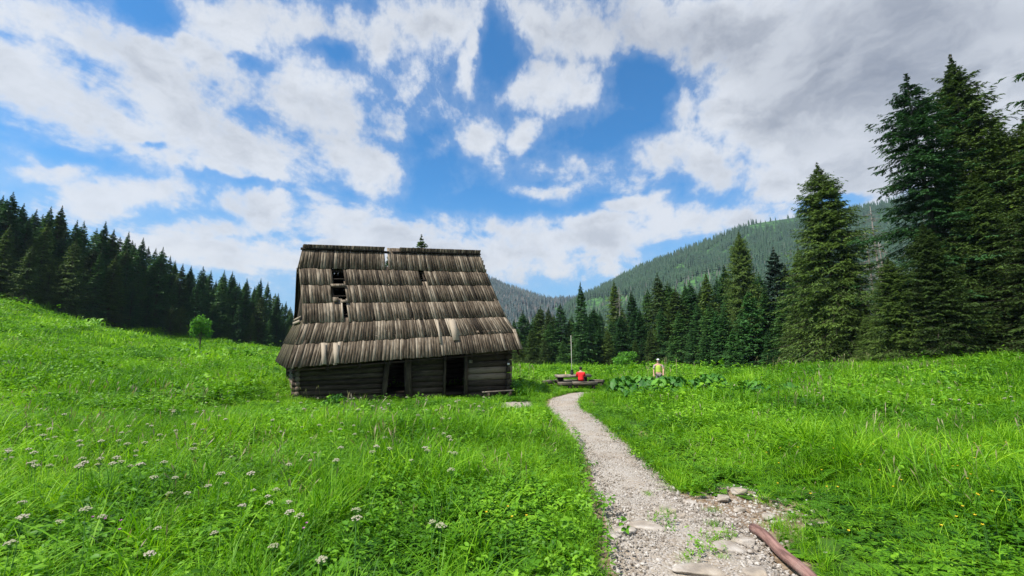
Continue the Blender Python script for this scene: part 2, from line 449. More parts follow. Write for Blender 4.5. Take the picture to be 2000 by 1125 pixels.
def simple_mat(name, c1, c2, scale=8, rough=.8, bstr=.3, spec=.25, stretch=(1, 1, 1)):
    m, t, out = mat(name)
    v = t.vmath('MULTIPLY', objco(t), stretch)
    n = t.noise(v, scale, 6, .6)
    col = t.mix(t.mr(n, .3, .7), c1, c2)
    principled(t, out, col, rough, n, bstr, .01, spec)
    return m
M_BARK = simple_mat('spruce_bark', (.055, .042, .032), (.14, .11, .085), 9, .9, .6, stretch=(1, 1, .3))
M_DEADWOOD = simple_mat('dead_grey_wood', (.16, .14, .12), (.36, .33, .30), 9, .9, .6, stretch=(1, 1, .2))
M_STEM = simple_mat('green_stem', (.06, .17, .03), (.12, .28, .05), 20, .6)

def wood_mat(name, dark, mid, light, grain=70, rough=.85):
    m, t, out = mat(name)
    uv = t.node('ShaderNodeUVMap').outputs[0]
    g = t.noise(t.vmath('MULTIPLY', uv, (grain, 1.6, 1)), 1.0, 6, .65, .3, dim='2D')
    g2 = t.noise(t.vmath('MULTIPLY', uv, (9, 2.2, 1)), 1.0, 5, .6, dim='2D')
    f = t.math('ADD', t.math('ADD', t.math('MULTIPLY', t.math('SUBTRACT', g, .5), 1.75), t.math('MULTIPLY', t.math('SUBTRACT', g2, .5), .8)), attr(t, 'tint'))
    col = t.ramp(f, [(.08, dark), (.5, mid), (.98, light)])
    principled(t, out, col, rough, t.math('ADD', g, t.math('MULTIPLY', g2, .5)), .8, .012, .2)
    return m
M_SHINGLE = wood_mat('weathered_shingle', (.016, .011, .007), (.092, .068, .044), (.33, .275, .205), 60)
M_SKIRT = wood_mat('mossy_shingle', (.020, .016, .008), (.070, .058, .034), (.20, .17, .11), 45)
M_LOG = wood_mat('old_log_timber', (.022, .016, .011), (.065, .048, .034), (.21, .165, .12), 40)
M_BENCHWOOD = wood_mat('grey_bench_wood', (.035, .027, .02), (.15, .125, .10), (.40, .35, .29), 40)

# soil under the grass
m, t, out = mat('meadow_soil')
n = t.noise(pos(t), .5, 6, .6); n2_ = t.noise(pos(t), 6, 5, .6)
col = t.mix(t.mr(n2_, .35, .7), t.mix(t.mr(n, .35, .65), (.035, .095, .010), (.06, .16, .014)), (.04, .07, .012))
bare_ = t.mr(t.math('ADD', attr(t, 'bare'), t.math('MULTIPLY', t.math('SUBTRACT', n2_, .5), .9)), .38, .62)
n4_ = t.noise(pos(t), 22, 5, .65)
col = t.mix(bare_, col, t.mix(t.mr(n4_, .35, .68), (.13, .085, .05), (.31, .24, .17)))
principled(t, out, col, .95, n2_, .6, .1, .1)
M_SOIL = m
# path
m, t, out = mat('gravel_path')
p_ = pos(t)
n = t.noise(p_, 1.1, 5, .6); nf = t.noise(p_, 38, 4, .7); vo = t.node('ShaderNodeTexVoronoi'); t.set(vo.inputs['Vector'], p_); vo.inputs['Scale'].default_value = 42
vr = t.node('ShaderNodeSeparateColor'); t.l.new(vo.outputs['Color'], vr.inputs[0])
base = t.mix(t.mr(n, .4, .65), (.34, .30, .245), (.30, .235, .165))
col = t.mix(t.mr(vr.outputs[0], 0, 1, 0, .8), base, t.mix(t.mr(nf, .3, .7), (.22, .19, .16), (.50, .47, .44)))
principled(t, out, col, .9, t.math('ADD', t.math('MULTIPLY', vo.outputs['Distance'], -1.0), nf), .9, .012, .2)
M_PATH = m
# pebble
m, t, out = mat('limestone_pebble')
r_ = rnd(t)
col = t.ramp(r_, [(0, (.17, .14, .11)), (.35, (.31, .27, .225)), (.75, (.40, .365, .325)), (1, (.52, .49, .45))])
principled(t, out, t.mix(t.noise(objco(t), 3, 4), col, t.mix(1.0, col, (.75, .72, .68), 'MULTIPLY')), .85)
M_PEBBLE = m
m, t, out = mat('rock_slab')
n = t.noise(objco(t), 5, 7, .65); nb = t.noise(pos(t), 2.2, 3, .5)
col = t.mix(t.mr(nb, .42, .62), t.mix(t.mr(n, .3, .7), (.26, .215, .17), (.46, .42, .37)), t.mix(t.mr(n, .3, .7), (.20, .17, .14), (.40, .33, .25)))
principled(t, out, col, .85, n, .7, .03)
M_ROCK = m
def flat_mat(name, c, rough=.6, spec=.3):
    m, t, out = mat(name)
    n = t.noise(objco(t), 25, 3)
    principled(t, out, t.mix(t.math('MULTIPLY', n, .35), c, tuple(x * .7 for x in c)), rough, n, .15, .005, spec)
    return m

# ------------------------------------------------------------------ ground sheet
N = 760
u = np.linspace(-1, 1, N); a_ = 8.0; b_ = math.asinh(1900 / a_)
gx = a_ * np.sinh(b_ * u)
gy = 12 + a_ * np.sinh(b_ * u)
GX, GY = np.meshgrid(gx, gy)
GZ = hgt(GX, GY)
far = np.clip((np.maximum(np.maximum(GX - 90, -130 - GX), np.maximum(GY - 170, -15 - GY)) - 5) / 160, 0, 1)
far = far * far * (3 - 2 * far)
GZ = GZ * (1 - far) + far * -3.0
idx = np.arange(N * N).reshape(N, N)
Q = np.stack([idx[:-1, :-1].ravel(), idx[:-1, 1:].ravel(), idx[1:, 1:].ravel(), idx[1:, :-1].ravel()], 1)
_pd = path_dist(GX, GY)
_tr = np.array(TRAIL_P).mean(0); _bare = np.maximum(np.clip(1.3 - np.hypot((GX.ravel() - _tr[0]) / .35, (GY.ravel() - _tr[1]) / 1.3), 0, 1), np.maximum(np.exp(-np.clip(_pd, 0, 9) / .22), np.clip(1.5 - np.hypot(GX.ravel() - SIDE_C[0], (GY.ravel() - SIDE_C[1]) * 1.15) / .95, 0, 1)))
g = link('ground', np_mesh('ground', np.c_[GX.ravel(), GY.ravel(), GZ.ravel()], Q, {'bare': _bare}, smooth=True), M_SOIL)
tag(g, kind='structure')

# path sheet
cols = 18
V = []; rows = len(PLs)
# denser rows
Ls = smooth_pts(PLs[::7], 16); Rs = smooth_pts(PRs[::7], 16); rows = len(Ls)
for i in range(rows):
    for j in range(cols):
        s_ = -.06 + 1.12 * j / (cols - 1)
        p = Ls[i] * (1 - s_) + Rs[i] * s_
        V.append((p[0], p[1], 0))
V = np.array(V); e = np.tile(np.abs(np.linspace(-1, 1, cols)) ** 3, rows)
V[:, 2] = hgt(V[:, 0], V[:, 1]) + .035 - .05 * e + .008 * vnoise(V[:, 0] * 6, V[:, 1] * 6, 9)
ii = np.arange(rows * cols).reshape(rows, cols)
Q = np.stack([ii[:-1, :-1].ravel(), ii[:-1, 1:].ravel(), ii[1:, 1:].ravel(), ii[1:, :-1].ravel()], 1)
tag(link('path', np_mesh('path', V, Q, smooth=True), M_PATH), kind='structure')
def poly_sheet(name, poly, m, dz=.03):
    poly = np.array(poly); c = poly.mean(0); V = [(c[0], c[1], hz(*c) + dz)]; K = 8; n = len(poly) * 6
    pp = smooth_pts(np.vstack([poly, poly[:1]]), 6)[:-1]; n = len(pp)
    for k in range(1, K + 1):
        for p in pp:
            q = c + (p - c) * k / K
            V.append((q[0], q[1], hz(*q) + dz - (.05 if k == K else 0)))
    T = [(0, 1 + i, 1 + (i + 1) % n) for i in range(n)]
    Q = [(1 + k * n + i, 1 + (k + 1) * n + i, 1 + (k + 1) * n + (i + 1) % n, 1 + k * n + (i + 1) % n) for k in range(K - 1) for i in range(n)]
    return link(name, np_mesh(name, V, [np.array(Q), np.array(T)], smooth=True), m)
m, t, out = mat('bare_earth')
n = t.noise(pos(t), 4, 6, .6)
principled(t, out, t.mix(t.mr(n, .35, .65), (.20, .135, .08), (.34, .26, .18)), .95, n, .5, .03)
M_EARTH = m
tag(poly_sheet('path', APRON_POLY, M_PATH, .03), kind='structure')
# ------------------------------------------------------------------ geometry-node scatter
def scatter(name, pts, scl, idx, protos, tilt=.12, seed=1):
    """pts (N,3), scl (N), idx (N) choose proto; returns object with a GN instancer"""
    n = len(pts); r = np.random.default_rng(seed)
    me = bpy.data.meshes.new(name); me.vertices.add(n); me.vertices.foreach_set('co', np.asarray(pts, np.float32).ravel())
    rot = np.c_[r.normal(0, tilt, n), r.normal(0, tilt, n), r.uniform(0, 2 * math.pi, n)].astype(np.float32)
    at = me.attributes.new('rot', 'FLOAT_VECTOR', 'POINT'); at.data.foreach_set('vector', rot.ravel())
    sc = np.asarray(scl, np.float32)
    if sc.ndim == 1: sc = np.c_[sc, sc, sc]
    at = me.attributes.new('scl', 'FLOAT_VECTOR', 'POINT'); at.data.foreach_set('vector', sc.astype(np.float32).ravel())
    at = me.attributes.new('pick', 'INT', 'POINT'); at.data.foreach_set('value', np.asarray(idx, np.int32))
    o = link(name, me)
    col = bpy.data.collections.new(name + '_sources')
    for i, (pm, mt) in enumerate(protos):
        po = bpy.data.objects.new('%s_%02d' % (name, i), pm)
        if not pm.materials: pm.materials.append(mt)
        col.objects.link(po)
    ng = bpy.data.node_groups.new(name, 'GeometryNodeTree')
    ng.interface.new_socket('Geometry', in_out='INPUT', socket_type='NodeSocketGeometry')
    ng.interface.new_socket('Geometry', in_out='OUTPUT', socket_type='NodeSocketGeometry')
    gi = ng.nodes.new('NodeGroupInput'); go = ng.nodes.new('NodeGroupOutput')
    ci = ng.nodes.new('GeometryNodeCollectionInfo'); ci.inputs[0].default_value = col
    ci.inputs['Separate Children'].default_value = True; ci.inputs['Reset Children'].default_value = True
    ip = ng.nodes.new('GeometryNodeInstanceOnPoints')
    ip.inputs['Pick Instance'].default_value = True
    def na(nm, dt):
        x = ng.nodes.new('GeometryNodeInputNamedAttribute'); x.data_type = dt; x.inputs[0].default_value = nm; return x.outputs[0]
    L = ng.links
    L.new(gi.outputs[0], ip.inputs['Points']); L.new(ci.outputs[0], ip.inputs['Instance'])
    L.new(na('pick', 'INT'), ip.inputs['Instance Index']); L.new(na('rot', 'FLOAT_VECTOR'), ip.inputs['Rotation']); L.new(na('scl', 'FLOAT_VECTOR'), ip.inputs['Scale'])
    L.new(ip.outputs[0], go.inputs[0])
    md = o.modifiers.new('scatter', 'NODES'); md.node_group = ng
    return o

def blade_clump(seed, n, rad, h, w, bend=.5, segs=4, hvar=.4):
    r = np.random.default_rng(seed)
    base = np.c_[r.normal(0, rad * .55, n), r.normal(0, rad * .55, n)]
    az = r.uniform(0, 2 * math.pi, n); hh = h * r.uniform(1 - hvar, 1.1, n); bd = bend * r.uniform(.2, 1.3, n)
    ww = w * r.uniform(.6, 1.3, n); tint = r.uniform(0, 1, n)
    side = np.c_[-np.sin(az), np.cos(az)]; out_ = np.c_[np.cos(az), np.sin(az)]
    tw = r.uniform(-.6, .6, n)
    sd2 = side * np.cos(tw)[:, None] + out_ * np.sin(tw)[:, None]
    V = np.zeros((n, 2 * segs + 1, 3))
    for k in range(segs + 1):
        s = k / segs
        lean = bd * s * s * hh; zc = hh * (s - .32 * bd * s ** 3)
        c = base + out_ * lean[:, None]
        if k < segs:
            wd = ww * (1 - s * .75) * (.6 + .8 * min(s * 3, 1)) * .5
            V[:, 2 * k, :2] = c - sd2 * wd[:, None]; V[:, 2 * k + 1, :2] = c + sd2 * wd[:, None]
            V[:, 2 * k, 2] = V[:, 2 * k + 1, 2] = zc
        else:
            V[:, 2 * k, :2] = c; V[:, 2 * k, 2] = zc
    o = (np.arange(n) * (2 * segs + 1))[:, None]
    Q = np.concatenate([o + np.array([2 * k, 2 * k + 1, 2 * k + 3, 2 * k + 2]) for k in range(segs - 1)])
    T = o + np.array([2 * segs - 2, 2 * segs - 1, 2 * segs])
    return np_mesh('tuft', V.reshape(-1, 3), [Q, T], {'tint': np.repeat(tint, 2 * segs + 1)})

def leaves(r, C, D, Nn, L, Wd, tint, fold=.15, pointed=True):
    """batch of 6-vertex leaves. C base, D unit direction, Nn approx normal"""
    D = D / np.linalg.norm(D, axis=1, keepdims=True); S = np.cross(D, Nn); S /= np.linalg.norm(S, axis=1, keepdims=True) + 1e-9
    U = np.cross(S, D); L = L[:, None]; Wd = Wd[:, None]
    V = np.stack([C, C + D * L * .35 + S * Wd * .5 + U * fold * Wd, C + D * L * .75 + S * Wd * .36 + U * fold * Wd - U * .05 * L, C + D * L - U * .15 * L,
                  C + D * L * .75 - S * Wd * .36 + U * fold * Wd - U * .05 * L, C + D * L * .35 - S * Wd * .5 + U * fold * Wd, C + D * L * .5], 1)
    n = len(C); o = (np.arange(n) * 7)[:, None]
    T = np.concatenate([o + np.array(q) for q in [(0, 1, 6), (1, 2, 6), (2, 3, 6), (3, 4, 6), (4, 5, 6), (5, 0, 6)]])
    return V.reshape(-1, 3), T, np.repeat(tint, 7)

def seed_clump(seed, n, rad, h, w):
    r = np.random.default_rng(seed); C = []; V = []; Q = []
    for i in range(n):
        b = np.array([r.normal(0, rad), r.normal(0, rad), 0]); a = r.uniform(0, 6.28); hh = h * r.uniform(.7, 1.15); l = r.uniform(.05, .3) * hh
        o_ = np.array([math.cos(a), math.sin(a), 0]); sd = np.array([-math.sin(a), math.cos(a), 0]); k = len(V)
        p = [b, b + o_ * l * .3 + (0, 0, hh * .6), b + o_ * l * .6 + (0, 0, hh * .82), b + o_ * l * .9 + (0, 0, hh * .92), b + o_ * l * 1.2 + (0, 0, hh)]
        for q, ww in zip(p, (w * .4, w * .35, w * .4, w * 2.2, w * .3)): V += [q - sd * ww, q + sd * ww]
        Q += [(k + 2 * j, k + 2 * j + 1, k + 2 * j + 3, k + 2 * j + 2) for j in range(4)]
    return np_mesh('seed', np.array(V), np.array(Q), {'tint': np.repeat(r.uniform(0, 1, n), 10)})

def herb_clump(seed, nst=9, rad=.16, h=.4, leafL=.09, leafW=.05, per=9):
    r = np.random.default_rng(seed)
    C = []; D = []; Nn = []; L = []; Wd = []; tn = []
    Vst = []; Tst = []
    for i in range(nst):
        b = np.array([r.normal(0, rad), r.normal(0, rad), 0]); top = b + np.array([r.normal(0, .10), r.normal(0, .10), h * r.uniform(.6, 1.15)])
        k = len(Vst); Vst += [b + (.003, 0, 0), b - (.003, 0, 0), top]; Tst.append((k, k + 1, k + 2))
        tt = r.uniform(0, 1)
        for j in range(per):
            s = r.uniform(.25, 1); a = r.uniform(0, 2 * math.pi); e = r.uniform(-.3, .6)
            C.append(b + (top - b) * s); D.append((math.cos(a) * math.cos(e), math.sin(a) * math.cos(e), math.sin(e))); Nn.append((r.normal(0, .3), r.normal(0, .3), 1))
            q = leafL * r.uniform(.6, 1.3) * (1.25 - .5 * s); L.append(q); Wd.append(q * leafW / leafL * r.uniform(.8, 1.2)); tn.append(np.clip(tt * .5 + r.uniform(0, .5), 0, 1))
    V, T, tt = leaves(r, np.array(C), np.array(D), np.array(Nn), np.array(L), np.array(Wd), np.array(tn))
    n0 = len(V); V = np.vstack([V, Vst]); T = np.vstack([T, np.array(Tst) + n0]); tt = np.r_[tt, np.full(len(Vst), .3)]
    return np_mesh('herb', V, T, {'tint': tt})

def fern_clump(seed, nfr=7, L=.35):
    """pinnate herb leaves (cow-parsley like)"""
    r = np.random.default_rng(seed); C = []; D = []; Nn = []; LL = []; Wd = []; tn = []
    for i in range(nfr):
        a = r.uniform(0, 2 * math.pi); out_ = np.array([math.cos(a), math.sin(a), 0]); sd = np.array([-math.sin(a), math.cos(a), 0]); l = L * r.uniform(.7, 1.2); up = r.uniform(.5, 1.1); tt = r.uniform(0, 1)
        b = np.array([r.normal(0, .04), r.normal(0, .04), 0])
        for s in np.linspace(.35, 1, 9):
            p = b + out_ * l * s * .8 + np.array([0, 0, l * (up * s - .55 * s * s)])
            for sg in (-1, 1):
                pl_ = l * .34 * (1.25 - s) + .02
                for q in np.linspace(.2, 1, 4):
                    pp = p + sd * sg * pl_ * q + out_ * pl_ * q * .4
                    for s2 in (-1, 1):
                        C.append(pp); D.append(out_ * (.5 * s2 + .5) + sd * sg * .6 + r.normal(0, .15, 3)); Nn.append((0, 0, 1) + r.normal(0, .25, 3)); LL.append(pl_ * .42); Wd.append(pl_ * .2); tn.append(np.clip(tt * .6 + r.uniform(0, .4), 0, 1))
    V, T, tt = leaves(r, np.array(C), np.array(D), np.array(Nn), np.array(LL), np.array(Wd), np.array(tn))
    return np_mesh('fern', V, T, {'tint': tt})

def region_points(n, y0, y1, side=1.3, marg=7, seed=1):
    n = int(n * (side * (y0 + y1) / 2 + marg) / (side * (y0 + y1) / 2 + 3))
    r = np.random.default_rng(seed)
    y = np.sqrt(r.uniform(y0 ** 2, y1 ** 2, n * 2)); x = r.uniform(-1, 1, n * 2) * (side * y1 + marg)
    k = np.abs(x) < side * y + marg
    return x[k][:n], y[k][:n]
def keepers(x, y, extra=0.0):
    k = ~on_path(x, y)
    k &= ~(pip(x, y, TRAIL_P) & (rng.uniform(0, 1, np.shape(x)) < .75))
    k &= ~(np.hypot(x - SIDE_C[0], (y - SIDE_C[1]) * 1.15) < .70 + .22 * vnoise(x * 4, y * 4, 51))
    xm = np.interp(y, _mid[2:-40, 1], _mid[2:-40, 0]); pd = path_dist(x, y).reshape(np.shape(x))
    q_ = x / np.maximum(y, .1); k &= ~((q_ > .235) & (q_ < .52) & (y > 16.3) & (y < 24) & (rng.uniform(0, 1, np.shape(x)) < .7))
    la, lb = hit(1472, 1033), hit(1590, 1140); dl = (lb - la) / np.linalg.norm(lb - la)
    tt_ = (x - la[0]) * dl[0] + (y - la[1]) * dl[1]; dd_ = np.abs(-(x - la[0]) * dl[1] + (y - la[1]) * dl[0])
    k &= ~((tt_ > -.15) & (tt_ < 1.6) & (dd_ < .27))
    k &= pd > np.where(x > xm, .14, .42) * np.clip(1.2 - y / 30, .45, 1)
    cp = np.array(CAB); c = cp.mean(0); cp = c + (cp - c) * .97
    k &= ~pip(x, y, list(map(tuple, cp)))
    return k
# height factor of the sward: shorter along the path's right side, tall on the left
def tallness(x, y):
    pd = path_dist(x, y).reshape(np.shape(x))
    right = x > np.interp(y, _mid[2:-40, 1], _mid[2:-40, 0])
    f = np.where(right, np.clip(.22 + pd * .30, .2, 1.0), np.clip(.20 + pd * .75, .2, 1.0))
    f = np.where(right & (y < 6.0), np.minimum(f, .22 + np.clip(pd - 1.0, 0, 2) * .38), f)
    f = np.where(np.hypot(x - 3.9, y - 26.6) < 2.6, f * .35, f)
    f = np.where(np.hypot(x - 3.6, y - 24.4) < 1.6, f * .5, f)
    f = np.where((y > 11.5) & (y < 20.5) & (x < .5) & (x > -10), f * (.45 + .2 * vnoise(x * 1.3, y * 1.3, 40)), f)
    return f * (1 + .34 * vnoise(x * .6, y * .6, 21) + .18 * vnoise(x * 1.9, y * 1.9, 22))

def add_zone(name, label, n, y0, y1, protos, weights, seed, base=1.0, zs=1.0, tilt=.12):
    x, y = region_points(n, y0, y1, seed=seed)
    k = keepers(x, y); x, y = x[k], y[k]
    r = np.random.default_rng(seed + 5)
    pn = vnoise(x * .5, y * .5, 31) * .5 + vnoise(x * 1.7, y * 1.7, 32) * .5   # herb patches
    w = np.array(weights, float); W_ = np.tile(w[:, 0], (len(x), 1)) * np.exp(np.outer(pn * 2.2, w[:, 1]))
    W_ /= W_.sum(1, keepdims=True); pick = (r.uniform(0, 1, (len(x), 1)) > np.cumsum(W_, 1)).sum(1).clip(0, len(w) - 1)
    tl = tallness(x, y); tl = np.where(y > 14, tl * (1 + .9 * (r.uniform(0, 1, len(x)) > .93)), tl); s = base * r.uniform(.75, 1.2, len(x))
    sc = np.c_[s * (.42 + .58 * tl), s * (.42 + .58 * tl), s * tl * zs]
    z = hgt(x, y) - .01
    o = scatter(name, np.c_[x, y, z], sc, pick, protos, tilt, seed)
    return tag(o, label, 'grass', kind='stuff')

nearP = [(blade_clump(1, 46, .13, .46, .0075, .75), M_GRASS), (blade_clump(2, 40, .15, .34, .0085, .9), M_GRASS), (blade_clump(3, 36, .10, .60, .007, .6), M_GRASS),
         (blade_clump(4, 60, .2, .20, .007, .8), M_GRASS), (blade_clump(9, 16, .08, .62, .013, 1.35, 6), M_GRASS), (herb_clump(5, 11, .16, .4, .07, .034, 11), M_HERB), (herb_clump(6, 8, .18, .28, .085, .05, 9), M_HERB), (fern_clump(7), M_HERB), (fern_clump(8, 6, .45), M_HERB), (seed_clump(3, 9, .14, .62, .0035), M_SEED)]
nearW = [(1.0, -.5), (1.1, -.3), (.5, -.6), (.9, 0), (.9, -.2), (1.2, .9), (.6, 1.0), (.9, .7), (.8, .6), (.08, -.4)]
add_zone('grass', 'bright green meadow grass and herbs in the foreground', 15000, 1.9, 9, nearP, nearW, 101)
midP = [(blade_clump(11, 110, .42, .46, .014, .75, 3), M_GRASS), (blade_clump(12, 110, .42, .34, .016, .9, 3), M_GRASS), (herb_clump(13, 30, .3, .38, .09, .045, 8), M_HERB), (herb_clump(14, 24, .32, .3, .12, .07, 7), M_HERB), (seed_clump(4, 22, .34, .58, .006), M_SEED)]
midW = [(1.2, -.5), (1.3, -.3), (1.2, .8), (.8, 1.0), (.06, -.6)]
add_zone('grass', 'green meadow grass round the hut and beside the path', 24000, 8.5, 32, midP, midW, 102)
farP = [(blade_clump(21, 130, 1.0, .45, .04, .8, 2), M_GRASS), (blade_clump(22, 130, 1.0, .36, .045, .9, 2), M_GRASS), (herb_clump(23, 40, .8, .36, .2, .14, 4), M_HERB), (seed_clump(5, 40, .8, .52, .014), M_SEED)]
farW = [(1, -.3), (1, -.2), (.7, 1.1), (.03, -.6)]
add_zone('grass', 'sunlit far grass of the meadow reaching the forest edge', 26000, 31, 112, farP, farW, 103, 1.1)
# fringe of short tufts hanging over both path edges
r = np.random.default_rng(9)
ex = []; ey = []
for E, sg in ((PLs, -1), (PRs, 1)):
    for i in range(len(E) - 1):
        L_ = np.linalg.norm(E[i + 1] - E[i]); k = int(L_ * 55) + 1
        if E[i][1] < 1.6 or E[i][1] > 24: continue
        t_ = r.uniform(0, 1, (k, 1)); p = E[i] * (1 - t_) + E[i + 1] * t_
        ex += list(p[:, 0] + r.normal(sg * (.16 if sg > 0 else .34), .09, k)); ey += list(p[:, 1] + r.normal(0, .05, k))
ex = np.array(ex); ey = np.array(ey)
_k = ~pip(ex, ey, SIDE_POLY) & (np.hypot(ex - SIDE_C[0], (ey - SIDE_C[1]) * 1.1) > .72)
_la, _lb = hit(1472, 1033), hit(1590, 1140); _dl = (_lb - _la) / np.linalg.norm(_lb - _la)
_k &= ~((np.abs(-(ex - _la[0]) * _dl[1] + (ey - _la[1]) * _dl[0]) < .2) & (ey < _la[1] + .2))
ex, ey = ex[_k], ey[_k]
s = r.uniform(.3, .8, len(ex))
o = scatter('grass', np.c_[ex, ey, hgt(ex, ey)], s, r.choice([0, 1, 3, 3, 3, 6], len(ex)), nearP, .25, 77)
tag(o, 'ragged grass fringe along both edges of the gravel path', 'grass', kind='stuff')
# a few tufts growing in the path
q = [hit(*p) for p in [(1350, 1085), (1388, 1078), (1405, 1045), (1300, 1012), (1310, 998), (1395, 1025), (1420, 1040), (1225, 862), (1262, 955), (1385, 980)]]
tx = []; ty = []
for p in q:
    for _ in range(2): tx.append(p[0] + r.normal(0, .07)); ty.append(p[1] + r.normal(0, .07))
tx = np.array(tx); ty = np.array(ty)
tag(scatter('grass', np.c_[tx, ty, hgt(tx, ty) + .03], r.uniform(.25, .42, len(tx)), r.choice([3, 3, 3, 5], len(tx)), nearP, .25, 78), 'little weeds and grass growing in the gravel of the path', 'weeds', kind='stuff')

# ------------------------------------------------------------------ gravel
def pebble(seed, k=1.0, sub=1, flat=.6, rough=.22):
    import bmesh
    bm = bmesh.new(); bmesh.ops.create_icosphere(bm, subdivisions=sub, radius=1)
    r = np.random.default_rng(seed); A = r.normal(0, 1, (5, 3)); A /= np.linalg.norm(A, axis=1, keepdims=True)
    for v in bm.verts:
        c = np.array(v.co); d = 1 + r.normal(0, rough * .35)
        for a in A: d = min(d, .78 / max(np.dot(c, a), .55) if np.dot(c, a) > .55 else d)
        v.co = Vector(c * d * np.array([1.0, .78, flat]))
    me = bpy.data.meshes.new('pebble'); bm.to_mesh(me); bm.free(); return me
pebs = [(pebble(i), M_PEBBLE) for i in range(6)]
r = np.random.default_rng(5)
gx_ = []; gy_ = []; gs = []
def gravel_zone(n, y0, y1, s0, s1):
    y = r.uniform(y0, y1, n * 3); x = r.uniform(-1, 6.5, n * 3)
    k = pip(x, y, PATH_POLY) | pip(x, y, SIDE_POLY) & (r.uniform(0, 1, n * 3) < .35)
    x, y = x[k][:n], y[k][:n]
    gx_.extend(x); gy_.extend(y); gs.extend(s0 + (s1 - s0) * r.uniform(0, 1, len(x)) ** 3)
gravel_zone(14000, 1.9, 5.2, .005, .024); gravel_zone(10000, 5.2, 10, .006, .022); gravel_zone(5000, 10, 20, .008, .022)
_x = SIDE_C[0] + r.normal(0, .5, 1500); _y = SIDE_C[1] + r.normal(0, .42, 1500)
gx_.extend(_x); gy_.extend(_y); gs.extend(.006 + .026 * r.uniform(0, 1, 1500) ** 3)
gx_, gy_, gs = map(np.array, (gx_, gy_, gs))
tag(scatter('gravel', np.c_[gx_, gy_, hgt(gx_, gy_) + np.where(pip(gx_, gy_, PATH_POLY), .036, .004)], gs, r.integers(0, 6, len(gs)), pebs, .4, 6), 'loose pale limestone gravel on the path', 'gravel', kind='stuff')

# ------------------------------------------------------------------ stones, log, stalk
def rock_mesh(seed, sx, sy, sz):
    import bmesh
    bm = bmesh.new(); bmesh.ops.create_icosphere(bm, subdivisions=4, radius=1)
    r = np.random.default_rng(seed); A = r.normal(0, 1, (11, 3)); A[0] = (0.05, 0.02, 1); A /= np.linalg.norm(A, axis=1, keepdims=True); cut = r.uniform(.55, .85, 11); cut[0] = .5
    for v in bm.verts:
        c = np.array(v.co); d = 1.0
        for a, k in zip(A, cut):
            q = np.dot(c, a)
            if q > .05: d = min(d, k / q)
        d *= 1 + .04 * float(vnoise(np.array([c[0] * 4 + c[2] * 3]), np.array([c[1] * 4 + c[2]]), seed)[0])
        v.co = Vector(c * d * np.array([sx, sy, sz]))
    me = bpy.data.meshes.new('stone'); bm.to_mesh(me); bm.free()
    me.polygons.foreach_set('use_smooth', np.ones(len(me.polygons), bool)); return me
STONES = [((1300, 992), .17, .10, .075, 25, 'grey flat stone at the right edge of the gravel where the bare earth starts'),
          ((1262, 1022), .17, .11, .05, -30, 'brownish flat stone sunk in the path just before the side track'),
          ((1215, 1032), .14, .10, .05, 10, 'low stone buried at the left edge of the path beside tall grass'),
          ((1440, 955), .12, .09, .06, 0, 'pinkish stone beside the grass at the far end of the bare earth'),
          ((1412, 965), .10, .09, .06, 40, 'small pale stone left of the pinkish one on the bare earth'),
          ((1443, 985), .07, .05, .04, 10, 'small stone at the right rim of the bare earth'),
          ((1500, 1004), .075, .05, .05, 20, 'pale stone lying alone in the short grass above the log'),
          ((1410, 1030), .09, .06, .04, 0, 'small flat stone half under grass in the middle of the path'),
          ((1422, 1066), .21, .12, .05, 25, 'large flat pale slab in the gravel in front of the log'),
          ((1375, 1112), .26, .12, .05, 8, 'wide flat slab at the very bottom of the picture in the path'),
          ((1455, 1050), .12, .08, .05, -20, 'flat stone next to the upper end of the log'),
          ((1345, 968), .09, .06, .05, 0, 'small grey stone under overhanging grass on the path edge'),
          ((1330, 1000), .07, .05, .035, 50, 'small tan stone between the gravel and the bare earth'),
          ((1480, 1118), .13, .09, .04, 10, 'flat stone between the bottom slab and the log'),
          ((1195, 1047), .09, .07, .05, 0, 'grey stone under the leaves at the left path edge')]
for i, (pp, sx, sy, sz, a, lab) in enumerate(STONES):
    c = hit(*pp)
    o = link('stone', rock_mesh(i + 3, sx, sy, sz), M_ROCK, loc=(c[0], c[1], hz(*c) + .035), rot=(R(random.uniform(-4, 4)), R(random.uniform(-4, 4)), R(a)))
    tag(o, lab, 'stone')
# reddish log, lower right
m, t, out = mat('reddish_peeled_log')
v = t.vmath('MULTIPLY', objco(t), (1, 1, 1)); uv = t.node('ShaderNodeUVMap').outputs[0]
n = t.noise(t.vmath('MULTIPLY', uv, (30, 3, 1)), 1, 6, .6, dim='2D'); nb = t.noise(objco(t), 5, 4, .6)
col = t.mix(t.mr(n, .3, .7), (.11, .055, .045), (.30, .17, .14)); col = t.mix(t.mr(nb, .5, .75, 0, .7), col, (.34, .25, .21))
principled(t, out, col, .8, n, .6, .01)
a = hit(1472, 1033); b = hit(1590, 1140)
za, zb_l = hz(*a) + .07, hz(*b) + .08
pts = []
for s in np.linspace(0, 1.25, 16):
    p = a * (1 - s) + b * s; w = math.sin(s * 5) * .018
    pts.append((p[0] + w, p[1] + w, za * (1 - s) + zb_l * s + .012 * math.sin(s * 9)))
G = Geo(); G.tube(pts, np.linspace(.047, .040, 16), 14, .5, 1, True, .025)
o = link('log', G.mesh('log', True), m)
tag(o, 'reddish brown bare log lying diagonally beside the gravel path', 'log')
